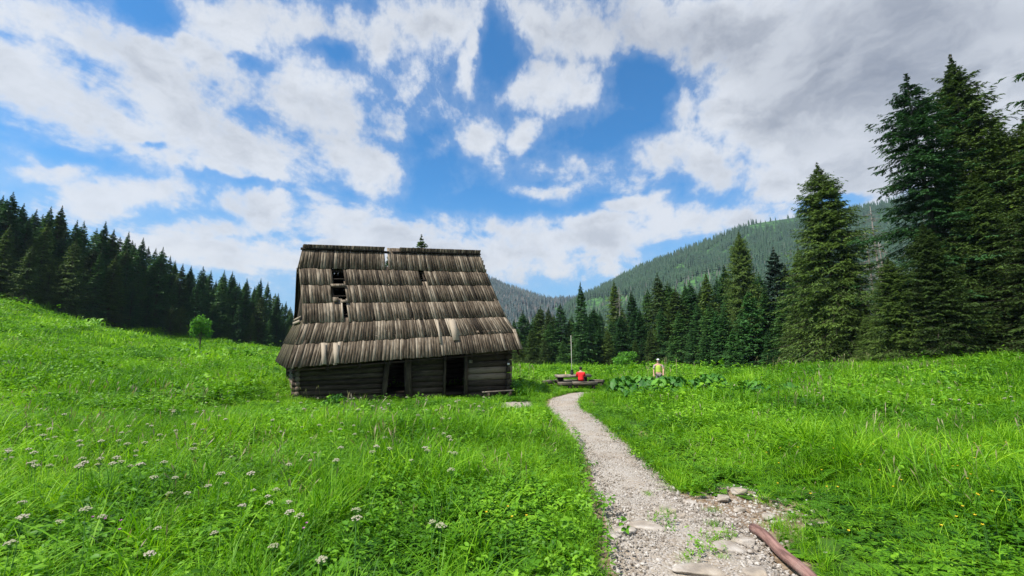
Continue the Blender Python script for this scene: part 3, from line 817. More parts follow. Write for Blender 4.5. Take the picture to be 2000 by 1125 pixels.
# dry stalk
c = hit(1702, 868)
G = Geo(); z0 = hz(*c)
top = P(1711, 800, c[1] - .15)
G.tube([np.array([c[0], c[1], z0]), (np.array([c[0], c[1], z0]) + top) / 2 + (.015, 0, 0), top], [.006, .005, .003], 6, .9)
for k in range(5):
    q = top - np.array([0, 0, .02 * k]); G.tube([q, q + (random.uniform(-.02, .02), random.uniform(-.02, .02), .03)], [.003, .001], 4, .9)
tag(link('dry_stalk', G.mesh('dry_stalk'), simple_mat('straw', (.45, .40, .22), (.6, .55, .33), 20)), 'tall straw coloured dry stalk standing alone in the right meadow', 'stalk')

# ------------------------------------------------------------------ the hut
hut = thing('log_hut', 'old leaning log hut with steep holed grey shingle roof left of the path', 'hut', (-5.5, 20.8, 0))
ox = np.array([-5.5, 20.8, 0.0])
LP = [(590, 487), (584, 524), (587, 557), (590, 593), (591, 632), (576, 673), (561, 720)]
RP = [(937, 498), (949, 532), (960, 558), (973, 588), (987, 619), (1009, 650), (1021, 683)]
def profile(pts, prof):
    res = []
    for (px, py) in pts:
        best = None
        for s in np.linspace(0, 1, 801):
            Y = np.interp(s, [0, .62, 1], [prof[0][0], prof[1][0], prof[2][0]]); Z = np.interp(s, [0, .62, 1], [prof[0][1], prof[1][1], prof[2][1]])
            q = P(px, py, Y); e = abs(q[2] - Z)
            if best is None or e < best[0]: best = (e, q)
        res.append(best[1])
    return np.array(res)
rl = P(590, 487, 19.0); el_ = P(561, 720, 15.9); rr = P(937, 498, 22.9); er = P(1021, 683, 20.0)
kl = (19.0 - 3.1 * .57, rl[2] + (el_[2] - rl[2]) * .63); kr = (22.9 - 2.9 * .57, rr[2] + (er[2] - rr[2]) * .63)
FL = profile(LP, [(19.0, rl[2]), kl, (15.9, el_[2])]); FR = profile(RP, [(22.9, rr[2]), kr, (20.0, er[2])])
bl = P(540, 694, 22.0)
bvec = bl - FL[6]; bvec[2] = .25
fl_ = np.array([(19.0 - p[1]) / (19.0 - FL[6][1]) for p in FL]); fl_[0] = 0; fl_ = fl_.clip(0, 1)
fr_ = np.array([(22.9 - p[1]) / (22.9 - FR[6][1]) for p in FR]); fr_[0] = 0; fr_ = fr_.clip(0, 1)
BL = FL + bvec[None] * fl_[:, None]; BR = FR + bvec[None] * fr_[:, None]
alongdir = (FR[0] - FL[0]); alongdir /= np.linalg.norm(alongdir)

def course(G, A0, A1, B0, B1, wmean, holes=(), tintf=None, over=.22, th=.022, lift=.012, rs=None, px_test=None, jit=.018):
    """one course of shingles: top edge A0->B0, bottom edge A1->B1"""
    top0, bot0 = np.asarray(A0), np.asarray(A1); top1, bot1 = np.asarray(B0), np.asarray(B1)
    L = np.linalg.norm(bot1 - bot0); s = 0.0
    nrm = np.cross(top1 - top0 + bot1 - bot0, bot0 - top0); nrm /= np.linalg.norm(nrm)
    if nrm[2] < 0: nrm = -nrm
    skew = random.uniform(-.01, .01)
    while s < 1:
        w = wmean * random.uniform(.6, 1.5) / L
        s1 = min(1, s + w); c = (s + s1) / 2
        ta = top0 * (1 - c) + top1 * c; ba = bot0 * (1 - c) + bot1 * c
        mid_ = (ta + ba) / 2
        sk = False; tint = random.gauss(.42, .13)
        if px_test is not None:
            r_ = px_test(proj(mid_), proj(ba))
            if r_ == 'skip': sk = True
            elif r_ is not None: tint = r_
        if not sk:
            d = ba - ta
            wv = (bot1 - bot0) * (s1 - s) * random.uniform(.9, 1.02)
            # follow the fan of the course at its ends
            up = ta - d * over; dn = ba + d * random.uniform(-jit, jit * 1.4)
            sway = wv * random.uniform(-.08, .08)
            G.board(up + nrm * .0, dn + sway + nrm * (lift + random.uniform(0, .02)), wv, nrm * th * random.uniform(.8, 1.5), tint)
        s = s1

def fronttest(m_, b_):
    x, y = m_
    if 649 < x < 673 and 528 < y < 560: return 'skip'
    if 649 < x < 677 and 560 < y < 592: return 'skip'
    if 669 < x < 677 and 595 < y < 628: return 'skip'
    if 751 < x < 761 and y < 525: return 'skip'
    if 823 < x < 829 and 528 < y < 560: return 'skip'
    if 930 < x < 936 and 633 < y < 662: return .05
    if abs(x - 657) < 3.0 and y > 680: return 1.25
    if abs(x - 631) < 3.0 and y > 680: return 1.1
    if abs(x - 855) < 2.6 and 635 < y < 670: return 1.15
    if 873 < x < 893 and 630 < y < 668: return 1.15
    if abs(x - 783) < 3 and y > 675: return .95
    if abs(x - 815) < 3 and y > 670: return .95
    if abs(x - 740) < 3 and 590 < y < 670: return .85
    if abs(x - 862) < 3 and y > 665: return .85
    if abs(x - 845) < 3 and 560 < y < 640: return .85
    return random.gauss(.43 + .05 * (y > 600), .11) if random.random() > .10 else random.uniform(.65, .85)
def backtest(m_, b_):
    return 'skip' if 742 < m_[0] < 772 and m_[1] < 530 else None
G = Geo()
for k in range(6):
    course(G, FL[k] - ox, FL[k + 1] - ox, FR[k] - ox, FR[k + 1] - ox, .125, px_test=lambda a, b: None) if False else None
def shift_test(f): return lambda a, b: f(a, b)
# build in world coordinates, then move into the hut's frame
def finish(G, name, m, parent=None, smooth=False):
    G.V = [v - ox for v in G.V]
    return link(name, G.mesh(name, smooth), m, parent or hut)
for k in range(5, -1, -1):
    course(G, FL[k], FL[k + 1], FR[k], FR[k + 1], .115, px_test=fronttest)
# loose pale patch boards
for px0, py0, px1, py1, w in [(853, 629, 860, 672, .09), (882, 627, 890, 668, .30), (631, 672, 633, 720, .16), (655, 672, 657, 719, .18), (667, 593, 669, 625, .06), (660, 557, 661, 563, .62), (672, 588, 673, 594, .301), (655, 584, 656, 592, .22)]:
    def onroof(px, py):
        best = None
        for s in np.linspace(0, 6, 121):
            k = min(int(s), 5); f = s - k
            a = FL[k] * (1 - f) + FL[k + 1] * f; b = FR[k] * (1 - f) + FR[k + 1] * f
            lo, hi = 0, 1
            for _ in range(22):
                c = (lo + hi) / 2
                if proj(a * (1 - c) + b * c)[0] < px: lo = c
                else: hi = c
            q = a * (1 - lo) + b * lo; e = abs(proj(q)[1] - py)
            if best is None or e < best[0]: best = (e, q)
        return best[1]
    nrm = np.cross(FR[3] - FL[3], FL[4] - FL[3]); nrm /= np.linalg.norm(nrm); nrm *= 1 if nrm[2] > 0 else -1
    a = onroof(px0, py0) + nrm * .075; b = onroof(px1, py1) + nrm * .085
    G.board(a, b, alongdir * w, nrm * .025, .62 if w in (.62, .30001, .22, .301) else 1.5)
roof = finish(G, 'roof', M_SHINGLE)
G = Geo()
for k in range(5, -1, -1):
    course(G, BL[k], BL[k + 1], BR[k], BR[k + 1], .14, px_test=(backtest if k < 2 else None))
for k in range(1, 6):  # added underlay sheet, blocks daylight between the rear shingles
    dn_ = np.array([0, 0, -.06])
    G.add([BL[k] + dn_, BR[k] + dn_, BR[k + 1] + dn_, BL[k + 1] + dn_], [(0, 1, 2, 3)], None, 0)
finish(G, 'rear_roof', M_SHINGLE)
# skirts (half hips) under both gables
G = Geo()
for k in (5, 4):
    course(G, FL[k], FL[k + 1], BL[k], BL[k + 1], .14)
finish(G, 'gable_skirt', M_SKIRT)
G = Geo()
for k in (5, 4):
    course(G, FR[k], FR[k + 1], BR[k], BR[k + 1], .14)
finish(G, 'gable_skirt', M_SKIRT)
# gables: upright boards
def gable(Fp, Bp, inset):
    G = Geo(); n = 26
    base0, base1 = Fp[4], Bp[4]
    for i in range(n):
        s = (i + .5) / n; b = base0 * (1 - s) + base1 * s
        # top on the roof line
        q = s if s < .5 else 1 - s
        line = Fp if s < .5 else Bp
        # horizontal fraction from gable foot to ridge
        dd = np.array([np.dot((p - base0)[:2], (base1 - base0)[:2]) / np.dot((base1 - base0)[:2], (base1 - base0)[:2]) for p in line])
        zt = np.interp(s, dd[:5][::-1] if s < .5 else dd[:5], line[:5, 2][::-1] if s < .5 else line[:5, 2])
        a = np.array([b[0], b[1], zt - .08]) + alongdir * inset
        bb = np.array([b[0], b[1], b[2] - .25]) + alongdir * inset
        wv = (base1 - base0) / n * .97
        G.board(bb, a, wv, alongdir * (-.025 if inset > 0 else .025), random.gauss(.36, .1))
    return finish(G, 'gable_wall', M_LOG)
gable(FL, BL, .16); gable(FR, BR, -.16)
# verge boards and light plank ends below the left gable
G = Geo()
q0 = FL[4] * .85 + BL[4] * .15; q1 = FL[4] * .2 + BL[4] * .8
G.board(q0 + (0, 0, .12) - alongdir * .05, q1 + (0, 0, .12) - alongdir * .05, (0, 0, .12), -alongdir * .03, .95)
G.board(q0 + (0, 0, .3) - alongdir * .02, q1 + (0, 0, .28) - alongdir * .02, (0, 0, .09), -alongdir * .03, .8)
finish(G, 'plank', M_SHINGLE)
for Fp, Bp, s_ in ((FL, BL, -1), (FR, BR, 1)):
    for line in (Fp, Bp):
        G = Geo()
        for k in range(4):
            G.board(line[k] - (0, 0, .05) , line[k + 1] - (0, 0, .05), (0, 0, .14), alongdir * s_ * -.03, random.uniform(.4, .7))
        finish(G, 'verge_board', M_SHINGLE)
# ridge boards, broken in places
G = Geo()
def rp(px): 
    lo, hi = -.05, 1.05
    for _ in range(30):
        c = (lo + hi) / 2
        if proj(FL[0] * (1 - c) + FR[0] * c)[0] < px: lo = c
        else: hi = c
    return FL[0] * (1 - lo) + FR[0] * lo
for a, b, dz_ in [(587, 654, .03), (656, 682, .015), (684, 739, .01), (740, 760, -.01), (765, 800, 0), (801, 862, .01), (863, 900, .0), (900, 938, .01)]:
    A, B = rp(a), rp(b)
    for sgn in (-1, 1):
        n_ = np.cross(alongdir, [0, 0, 1]) * sgn
        G.board(A + (0, 0, dz_) + n_ * .07, B + (0, 0, dz_ + random.uniform(-.02, .02)) + n_ * .07, n_ * .07 + np.array([0, 0, -.07]), n_ * .02 + np.array([0, 0, .015]), -.4)
finish(G, 'ridge_board', M_LOG)
# battens and rafters seen through the holes
G = Geo()
for k in range(1, 7):
    for f in (0.0, .5):
        kk = min(k - f, 6); i = int(kk - 1e-6); g_ = kk - i
        a = FL[i] * (1 - g_) + FL[min(i + 1, 6)] * g_; b = FR[i] * (1 - g_) + FR[min(i + 1, 6)] * g_
        G.tube([a - (0, 0, .09), b - (0, 0, .09)], .022, 6, .2)
for s in np.linspace(.02, .98, 9):
    pts = [FL[k] * (1 - s) + FR[k] * s - np.array([0, 0, .20]) for k in range(7)]
    G.tube(pts, .055, 6, .05)
    pts = [BL[k] * (1 - s) + BR[k] * s - np.array([0, 0, .20]) for k in range(7)]
    G.tube(pts, .055, 6, .05)
finish(G, 'roof_frame', M_LOG)
# splintered shingle stubs at the lower rims of the holes
# log walls
def zb(p): return hz(p[0], p[1]) - .05
WFL, WFR, WBR, WBL = [np.array([x, y, 0.0]) for x, y in CAB]
def eavez(p):
    """height of the underside of the roof near the wall line, by position along the front"""
    s = np.dot((p - WFL)[:2], (WFR - WFL)[:2]) / np.dot((WFR - WFL)[:2], (WFR - WFL)[:2])
    return (FL[6][2] * (1 - s) + FR[6][2] * s) + .42
NL = 9
frontd = (WFR - WFL) / np.linalg.norm(WFR - WFL)
def frac_at(px, zlev=.8):
    lo, hi = 0, 1
    for _ in range(30):
        c = (lo + hi) / 2; q = WFL * (1 - c) + WFR * c; q = np.array([q[0], q[1], zlev])
        if proj(q)[0] < px: lo = c
        else: hi = c
    return lo
def log_span(G, A, B, zA0, zA1, zB0, zB1, k, ext0=0, ext1=0, tint=None, thick=.085):
    """k-th log of NL between two uprights"""
    d = (B - A)[:2]; Ln = np.linalg.norm(d); d = np.r_[d / Ln, 0]
    n_ = max(3, int(Ln / .5)); pts = []; hA = (zA1 - zA0) / NL; hB = (zB1 - zB0) / NL
    for s in np.linspace(-ext0 / Ln, 1 + ext1 / Ln, n_):
        z = (zA0 + hA * (k + .5)) * (1 - s) + (zB0 + hB * (k + .5)) * s
        p = A * (1 - s) + B * s
        pts.append((p[0] + random.uniform(-.01, .01), p[1] + random.uniform(-.01, .01), z + random.uniform(-.006, .006)))
    hh = (hA + hB) / 2 / 2
    G.tube(pts, [hh * 1.02] * n_, 10, random.gauss(.36, .10) if tint is None else tint, thick / hh, True, .05)
f = [0, frac_at(748), frac_at(803), frac_at(865), frac_at(912), 1]
zA0, zA1, zB0, zB1 = zb(WFL), eavez(WFL), zb(WFR), eavez(WFR)
def fz(s): return zA0 * (1 - s) + zB0 * s, zA1 * (1 - s) + zB1 * s
def fp(s): return WFL * (1 - s) + WFR * s
pn0 = np.cross(frontd, [0, 0, 1.0]); pn0 = pn0 if pn0[1] < 0 else -pn0
G = Geo()
for (s0, s1, full) in [(f[0], f[1], 0), (f[2], f[3], 0), (f[4], f[5], 0)]:
    for k in range(NL - 1):
        tn = None
        if s1 == 1 and k in (3, 4): tn = .95
        log_span(G, fp(s0), fp(s1), *fz(s0), *fz(s1), k, .18 if s0 == 0 else 0, .22 if s1 == 1 else 0, tn)
log_span(G, fp(0), fp(1), *fz(0), *fz(1), NL - 1, .2, .25, .3)
log_span(G, fp(f[1]), fp(f[2]), *fz(f[1]), *fz(f[2]), 0, 0, 0, .3)
for (s0, s1) in [(f[0], f[1]), (f[2], f[3]), (f[4], f[5])]:
    a_p, b_p = fp(s0) - pn0 * .03, fp(s1) - pn0 * .03
    G.add([a_p + (0, 0, fz(s0)[0]), b_p + (0, 0, fz(s1)[0]), b_p + (0, 0, fz(s1)[1]), a_p + (0, 0, fz(s0)[1])], [(0, 1, 2, 3)], None, .1)
finish(G, 'front_wall', M_LOG, smooth=True)
def side_wall(A, B, ez0, ez1, tint):
    G = Geo()
    for k in range(NL):
        a0, a1, b0, b1 = zb(A), ez0, zb(B), ez1
        h = (a1 - a0) / NL * .5
        log_span(G, A, B, a0 + h * (k % 1), a1, b0, b1, k, .2, .2, random.gauss(tint, .08))
    G.add([A + (0, 0, zb(A) - .2), B + (0, 0, zb(B) - .2), B + (0, 0, ez1 + .4), A + (0, 0, ez0 + .4)], [(0, 1, 2, 3)], None, .1)
    return finish(G, 'side_wall', M_LOG, smooth=True)
side_wall(WFL, WBL, zA1, zA1 + .2, .85); side_wall(WFR, WBR, zB1, zB1 + .1, .4)  # left logs tinted paler: the wall's stronger daylight is put into the colour
G = Geo()
for k in range(NL): log_span(G, WBL, WBR, zb(WBL), zA1 + .2, zb(WBR), zB1 + .1, k, .2, .2)
G.add([WBL + (0, 0, zb(WBL) - .2), WBR + (0, 0, zb(WBR) - .2), WBR + (0, 0, zB1 + .7), WBL + (0, 0, zA1 + .7)], [(0, 1, 2, 3)], None, .1)
finish(G, 'rear_wall', M_LOG, smooth=True)
# floor and inner lining keep the inside dark and closed
G = Geo()
c4 = [p + (0, 0, .12) + (np.mean([WFL, WFR, WBR, WBL], 0) - p) * .03 for p in (WFL, WFR, WBR, WBL)]
G.add(c4 + [p - (0, 0, .1) for p in c4], [(0, 1, 2, 3), (7, 6, 5, 4), (0, 4, 5, 1), (1, 5, 6, 2), (2, 6, 7, 3), (3, 7, 4, 0)], None, .2)
finish(G, 'floor', M_LOG)
# door posts (part: door_frame) with the openings between them
pn_ = np.cross(frontd, [0, 0, 1]); pn_ = pn_ / np.linalg.norm(pn_)
if pn_[1] > 0: pn_ = -pn_
def frame(s0, s1, w0, w1, curved):
    for s, w, sg in ((s0, w0, 1), (s1, w1, -1)):
        G = Geo()
        z0, z1 = fz(s); p = fp(s); hh_ = (z1 - z0) * (NL - 1) / NL
        c = p + frontd * sg * w / 2 + pn_ * .02
        pts = [np.array([c[0], c[1], z0 + .0]), np.array([c[0], c[1], z0 + hh_])]
        if curved: pts[0] = pts[0] - frontd * sg * .06; pts[1] = pts[1] + frontd * sg * .05
        G.board(pts[0], pts[1], frontd * w, pn_ * .13, .42)
        finish(G, 'door_post', M_LOG)
frame(f[1], f[2], .20, .30, True); frame(f[3], f[4], .10, .16, False)
# little whitish plates on the wall
G = Geo()
mw = flat_mat('whitish_plate', (.62, .62, .60), .6)
q = P(993, 711, WFR[1] - .35)
G.board(q - (0, 0, .04), q + (0, 0, .04), frontd * .11, pn_ * .02, .9)
finish(G, 'number_plate', mw)
G = Geo(); s = frac_at(918, 1.6); q = fp(s) + pn_ * .11; q = np.array([q[0], q[1], P(918, 706, q[1])[2]])
G.board(q - (0, 0, .07), q + (0, 0, .07), frontd * .16, pn_ * .02, .5)
finish(G, 'wall_plaque', M_BENCHWOOD)
# plank bench on log rounds at the hut's right corner
q = fp(.93) + pn_ * .42; z = hz(q[0], q[1])
bench = thing('plank_bench', 'low plank seat on short log rounds against the right end of the hut wall', 'bench', (q[0], q[1], z), math.atan2(frontd[1], frontd[0]))
G = Geo(); G.board((-.75, 0, .26), (.75, 0, .30), (0, .26, 0), (0, 0, .05), .5); link('seat', G.mesh('seat'), M_BENCHWOOD, bench)
for x in (-.5, .55):
    G = Geo(); G.tube([(x, 0, -.05), (x, 0, .27 + .02 * (x > 0))], .13, 12, .4, 1, True, .05); link('log_round', G.mesh('log_round', True), M_LOG, bench)

# ------------------------------------------------------------------ conifers
def spruce_geo(seed, H=1.0, Rr=.2, nwh=34, nbr=6, ntw=14, twl=.055, zb=.04, el0=-14, el1=38, power=.85, gap=0.0, ragged=.25, twist=0, hang=.5, lw=.30, bare=0.0, nsub=5):
    """unit spruce: returns crown mesh and trunk mesh"""
    r = np.random.default_rng(seed)
    i = np.repeat(np.arange(nwh), nbr); f = zb + (1 - zb) * ((i + r.uniform(-.4, .4, len(i))) / nwh).clip(0, .992)
    Lb = Rr * ((1 - f) ** power * np.clip((1 - f) * 9, .25, 1) + .006) * (1 + r.normal(0, ragged, len(i))).clip(.25, 1.6)
    Lb *= 1 - .35 * np.clip(1 - (f - zb) * 7, 0, 1)
    a = r.uniform(0, 2 * math.pi, len(i))
    Lb *= 1 + .25 * vnoise(a * 1.3 + seed, f * 9, seed)
    if bare > 0:
        k = r.uniform(0, 1, len(i)) > bare * (1 - np.abs(f - .5))
        i, f, Lb, a = i[k], f[k], Lb[k], a[k]
    e = np.radians(el0 + (el1 - el0) * f ** 1.6 + r.normal(0, 6, len(i)))
    nb = len(i); S = np.sort(r.uniform(.12, 1, (nb, ntw)), 1); S[:, -1] = 1.0
    def bp(s):
        h = Lb[:, None] * s
        up = Lb[:, None] * (s * np.sin(e)[:, None] - .28 * s ** 2 * hang + .20 * s ** 4 * hang)
        return np.stack([h * np.cos(a)[:, None] * np.cos(e)[:, None], h * np.sin(a)[:, None] * np.cos(e)[:, None], f[:, None] + up], -1)
    B = bp(S).reshape(-1, 3); A2 = np.repeat(a, ntw); ss = S.ravel(); Lr = np.repeat(Lb, ntw); n1_ = len(ss)
    sg = np.tile(np.where(np.arange(ntw) % 2, 1, -1), nb)
    ang = A2 + sg * np.radians(r.uniform(30, 70, n1_)) * (1 - .9 * ss ** 8)
    Ls = (twl * .6 * np.clip((1 - np.repeat(f, ntw)) * 5, .1, 1) + Lr * .34 * (1.1 - ss)) * r.uniform(.6, 1.2, n1_)
    dn = r.uniform(-.45, .05, n1_) * (.5 + hang * .6)
    D = np.stack([np.cos(ang), np.sin(ang), dn], -1); D /= np.linalg.norm(D, axis=1, keepdims=True)
    # cards along every side shoot
    q = (np.arange(nsub) + .5) / nsub
    C = (B[:, None] + D[:, None] * (Ls[:, None] * q)[..., None]); C[..., 2] -= (Ls[:, None] * q ** 2) * .3 * hang
    C = C.reshape(-1, 3); ang2 = np.repeat(ang, nsub) + np.tile(np.where(np.arange(nsub) % 2, 1, -1), n1_) * np.radians(r.uniform(5, 50, len(C)))
    D2 = np.stack([np.cos(ang2), np.sin(ang2), r.uniform(-.75, .15, len(C)) * (.4 + hang * .7)], -1); D2 /= np.linalg.norm(D2, axis=1, keepdims=True)
    ftop = np.clip((1 - np.repeat(f, ntw * nsub)) * 5 + .16, .16, 1)
    Lt = (twl * .8 * ftop + np.repeat(Ls, nsub) / nsub * .7) * r.uniform(.6, 1.2, len(C))
    Sd = np.stack([-np.sin(ang2), np.cos(ang2), r.normal(0, .6, len(C))], -1)
    Wt = Lt * lw * r.uniform(.7, 1.3, len(C)); td = np.zeros_like(C); td[:, 2] = -Lt * .15 * hang
    jag = r.uniform(.25, .5, len(C))[:, None]; C = C - D2 * Lt[:, None] * .15
    V = np.stack([C, C + D2 * Lt[:, None] * jag + Sd * Wt[:, None] * .5, C + D2 * Lt[:, None] + td, C + D2 * Lt[:, None] * (jag + .1) - Sd * Wt[:, None] * .5], 1)
    n = len(C); Q = (np.arange(n) * 4)[:, None] + np.array([0, 1, 2, 3])
    tb = np.repeat(r.uniform(0, 1, nb), ntw * nsub)
    tint = np.clip(.5 * tb + .3 * r.uniform(0, 1, n) + .3 * np.repeat(ss, nsub) - .08, 0, 1)
    V = V.reshape(-1, 3)
    # trunk and limbs
    G = Geo()
    tr = .011 * (1 - np.linspace(0, 1, 9)) ** .9 + .0006
    G.tube([(0.002 * math.sin(z * 9 + seed), .002 * math.cos(z * 7), z - .01) for z in np.linspace(0, 1.0, 9)], tr, 8, .5)
    sl = bp(np.array([[0, .5, 1.0]]) * np.ones((nb, 1)))
    w0 = .0016 * (1 - f * .7)
    LV = []; LT = []
    dirs = np.stack([-np.sin(a), np.cos(a), np.zeros(nb)], -1)
    for q, ww in ((0, 1.0), (1, .6), (2, .1)):
        LV.append(sl[:, q] + dirs * (w0 * ww)[:, None]); LV.append(sl[:, q] - dirs * (w0 * ww)[:, None]); LV.append(sl[:, q] - np.array([0, 0, 1]) * (w0 * ww * 1.5)[:, None])
    LV = np.stack(LV, 1).reshape(-1, 3); o_ = (np.arange(nb) * 9)[:, None]
    LQ = np.concatenate([o_ + np.array([3 * s + u, 3 * s + (u + 1) % 3, 3 * s + 3 + (u + 1) % 3, 3 * s + 3 + u]) for s in (0, 1) for u in range(3)])
    G.add(LV, LQ, None, .4)
    return np_mesh('crown', V, Q, {'tint': np.repeat(tint, 4)}), G.mesh('trunk')

def make_conifer(seed, m, name='spruce_tree', **kw):
    cm, tm = spruce_geo(seed, **kw)
    root = bpy.data.objects.new(name, None); root.empty_display_size = .3
    scene.collection.objects.link(root)
    c = link('crown', cm, m, root); t_ = link('trunk', tm, M_BARK, root)
    return root
def put(root, X, Y, H, label, group=None, cat='spruce', wide=1.0, used=[set()], rot=None, lean=0):
    z = hz(X, Y) - .15
    sc = (H * wide, H * wide, H)
    ro = (lean, random.uniform(-.012, .012), random.uniform(0, 6.28) if rot is None else rot)
    if root.name not in used[0]:
        used[0].add(root.name); o = root
        o.location = (X, Y, z); o.scale = sc; o.rotation_euler = ro
    else:
        o = dup(root, (X, Y, z), ro, sc)
    for k in ('label', 'group', 'category'):
        if k in o: del o[k]
    tag(o, label, cat, group); return o
def put_top(root, px, py, Y, label, group=None, cat='spruce', wide=1.0, rot=None):
    q = P(px, py, Y); H = q[2] - hz(q[0], q[1]) + .15
    return put(root, q[0], Y, H, label, group, cat, wide, rot=rot)

# hero trees
HEROKW = dict(nwh=88, nbr=11, ntw=20, nsub=9, twl=.011, lw=.27)
h1 = make_conifer(31, M_WARM, Rr=.25, power=.66, ragged=.18, hang=.9, el0=-20, el1=26, **HEROKW)
h2 = make_conifer(32, M_SPRUCE, Rr=.165, power=.58, ragged=.36, hang=.8, bare=.5, el0=-20, el1=22, **HEROKW)
h3 = make_conifer(33, M_WARM, Rr=.205, power=.78, ragged=.26, hang=.8, el0=-20, el1=34, **HEROKW)
fir = make_conifer(34, M_FIR, 'fir_tree', Rr=.17, power=.72, ragged=.10, hang=.35, el0=-5, el1=35, nwh=42, nbr=8, ntw=10, nsub=5, twl=.02, lw=.45)
young = make_conifer(35, M_YOUNG, 'young_spruce_tree', Rr=.2, power=.9, ragged=.2, hang=.3, el0=-4, el1=35, nwh=40, nbr=7, ntw=9, nsub=4, twl=.025, lw=.45)
put_top(h1, 1595, 315, 38, 'tall bushy spruce standing alone left of the tallest pair', wide=1.0)
put_top(h2, 1768, 140, 31.5, 'tall thin spruce with a ragged open crown, left one of the tallest pair', wide=1.1)
put_top(h3, 1853, 103, 33, 'broad full spruce, the tallest tree in the picture', wide=1.0)
put_top(h3, 1940, 225, 35, 'spruce just right of the tallest one with its top at half the sky', wide=1.0)
put_top(h1, 1992, 225, 31, 'broad spruce with its top at the right edge of the picture', wide=1.2)
put(h2, 39.4, 25.5, 27, 'tall spruce beyond the right edge whose branch tips reach into the sky', wide=1.25)
put_top(h3, 1893, 330, 29, 'lower spruce in front of the broad tallest one', wide=1.1)
put_top(h1, 2010, 380, 26, 'low broad spruce at the right edge of the picture with branches down to the meadow', wide=1.25)
put_top(h3, 1800, 430, 28, 'lower spruce whose green skirts touch the meadow below the tallest pair', wide=1.25)
put_top(h1, 1735, 500, 29.5, 'half height spruce at the left foot of the tallest pair', wide=1.25)
put_top(h1, 1443, 448, 55, 'slim tall spruce left of the dark fir', wide=.75)
put_top(fir, 1508, 480, 52, 'dark dense fir with a neat pointed top right of the slim tall spruce', cat='fir')
put_top(young, 1463, 560, 50, 'fresh green young spruce standing before the dark fir', cat='spruce', wide=1.1)
put_top(young, 1430, 640, 49, 'small fresh green spruce at the foot of the slim tall spruce', cat='spruce', wide=1.3)
put_top(young, 1398, 600, 56, 'mid green spruce left of the slim tall spruce', cat='spruce', wide=1.0)
# forest variants
V_ = [make_conifer(41 + i, [M_WARM, M_SPRUCE, M_SPRUCE, M_WARM, M_SPRUCE][i], Rr=rr_, power=pw, ragged=.24, hang=hg, nwh=56, nbr=9, ntw=9, nsub=5, twl=.020, el0=-16, el1=24, lw=.34)
      for i, (rr_, pw, hg) in enumerate([(.17, .95, .5), (.2, .85, .7), (.15, 1.0, .4), (.185, .78, .8), (.2, .95, .5)])]
def vv(): return V_[random.randrange(5)]
RIGHT_G = 'spruces of the forest edge right of the hut'
LEFT_G = 'spruces of the dark forest on the left slope'
put_top(V_[2], 1133, 548, 72, 'slender spruce standing taller than its neighbours right behind the thin pole', wide=1.0)
put_top(V_[0], 1199, 546, 84, 'tall spruce in the row between the slender one and the light green bush', wide=1.15)
put_top(V_[3], 1283, 530, 74, 'tall spruce right above the walking hiker', wide=1.0)
for px, py, Y in [(1022, 605, 88), (1051, 603, 92), (1095, 590, 84), (1075, 625, 80), (1115, 612, 86), (1150, 612, 78), (1172, 606, 88), (1231, 565, 82), (1264, 561, 78), (1302, 547, 74),
                  (1318, 560, 68), (1345, 545, 68), (1338, 551, 76), (1378, 529, 66), (1398, 537, 72), (1415, 515, 66), (1425, 560, 60), (1463, 520, 66), (1480, 530, 62), (1529, 512, 56),
                  (1545, 540, 48), (1248, 600, 72), (1212, 610, 74), (1290, 595, 68), (1325, 600, 63), (1360, 590, 61), (1385, 590, 58), (1186, 640, 73), (1100, 660, 75), (1040, 640, 79),
                  (1010, 640, 84), (1490, 560, 52), (1520, 570, 49), (1550, 590, 44), (1570, 620, 40), (1640, 560, 37.5), (1665, 600, 35), (1690, 620, 33), (1650, 480, 46), (1560, 480, 52), (1410, 600, 55),
                  (1448, 600, 52), (1538, 620, 45), (1350, 640, 60), (1270, 640, 68), (1155, 650, 73), (1065, 660, 78), (1020, 665, 82), (1240, 660, 69), (1310, 650, 63), (1375, 650, 57), (1500, 640, 47),
                  (1240, 590, 95), (1160, 600, 105), (1080, 612, 110), (1030, 618, 112), (1200, 600, 100), (1290, 575, 90), (1330, 575, 88), (1370, 560, 84), (1960, 330, 40), (1900, 380, 42), (1980, 480, 33), (1930, 500, 31)]:
    near = Y < 46
    lab = 'dark spruce in the dense forest edge right of the hut' if px < 1600 else 'dark spruce in the thick stand around the tallest trees'
    put_top(random.choice([h1, h3]) if near else vv(), px + random.uniform(-2, 2), py, Y, lab, RIGHT_G if px < 1600 else 'spruces in the stand at the right edge', wide=(random.uniform(1.1, 1.45)))
for px in range(985, 1600, 17):
    Y = np.interp(px, [985, 1250, 1400, 1500, 1600], [86, 73, 58, 49, 41]) + random.uniform(2, 6)
    put_top(vv(), px + random.uniform(-8, 8), random.uniform(590, 640) - (px > 1350) * 20, Y, 'dark spruce filling the second row of the forest edge right of the hut', 'second row spruces right of the hut', wide=random.uniform(1.2, 1.5))
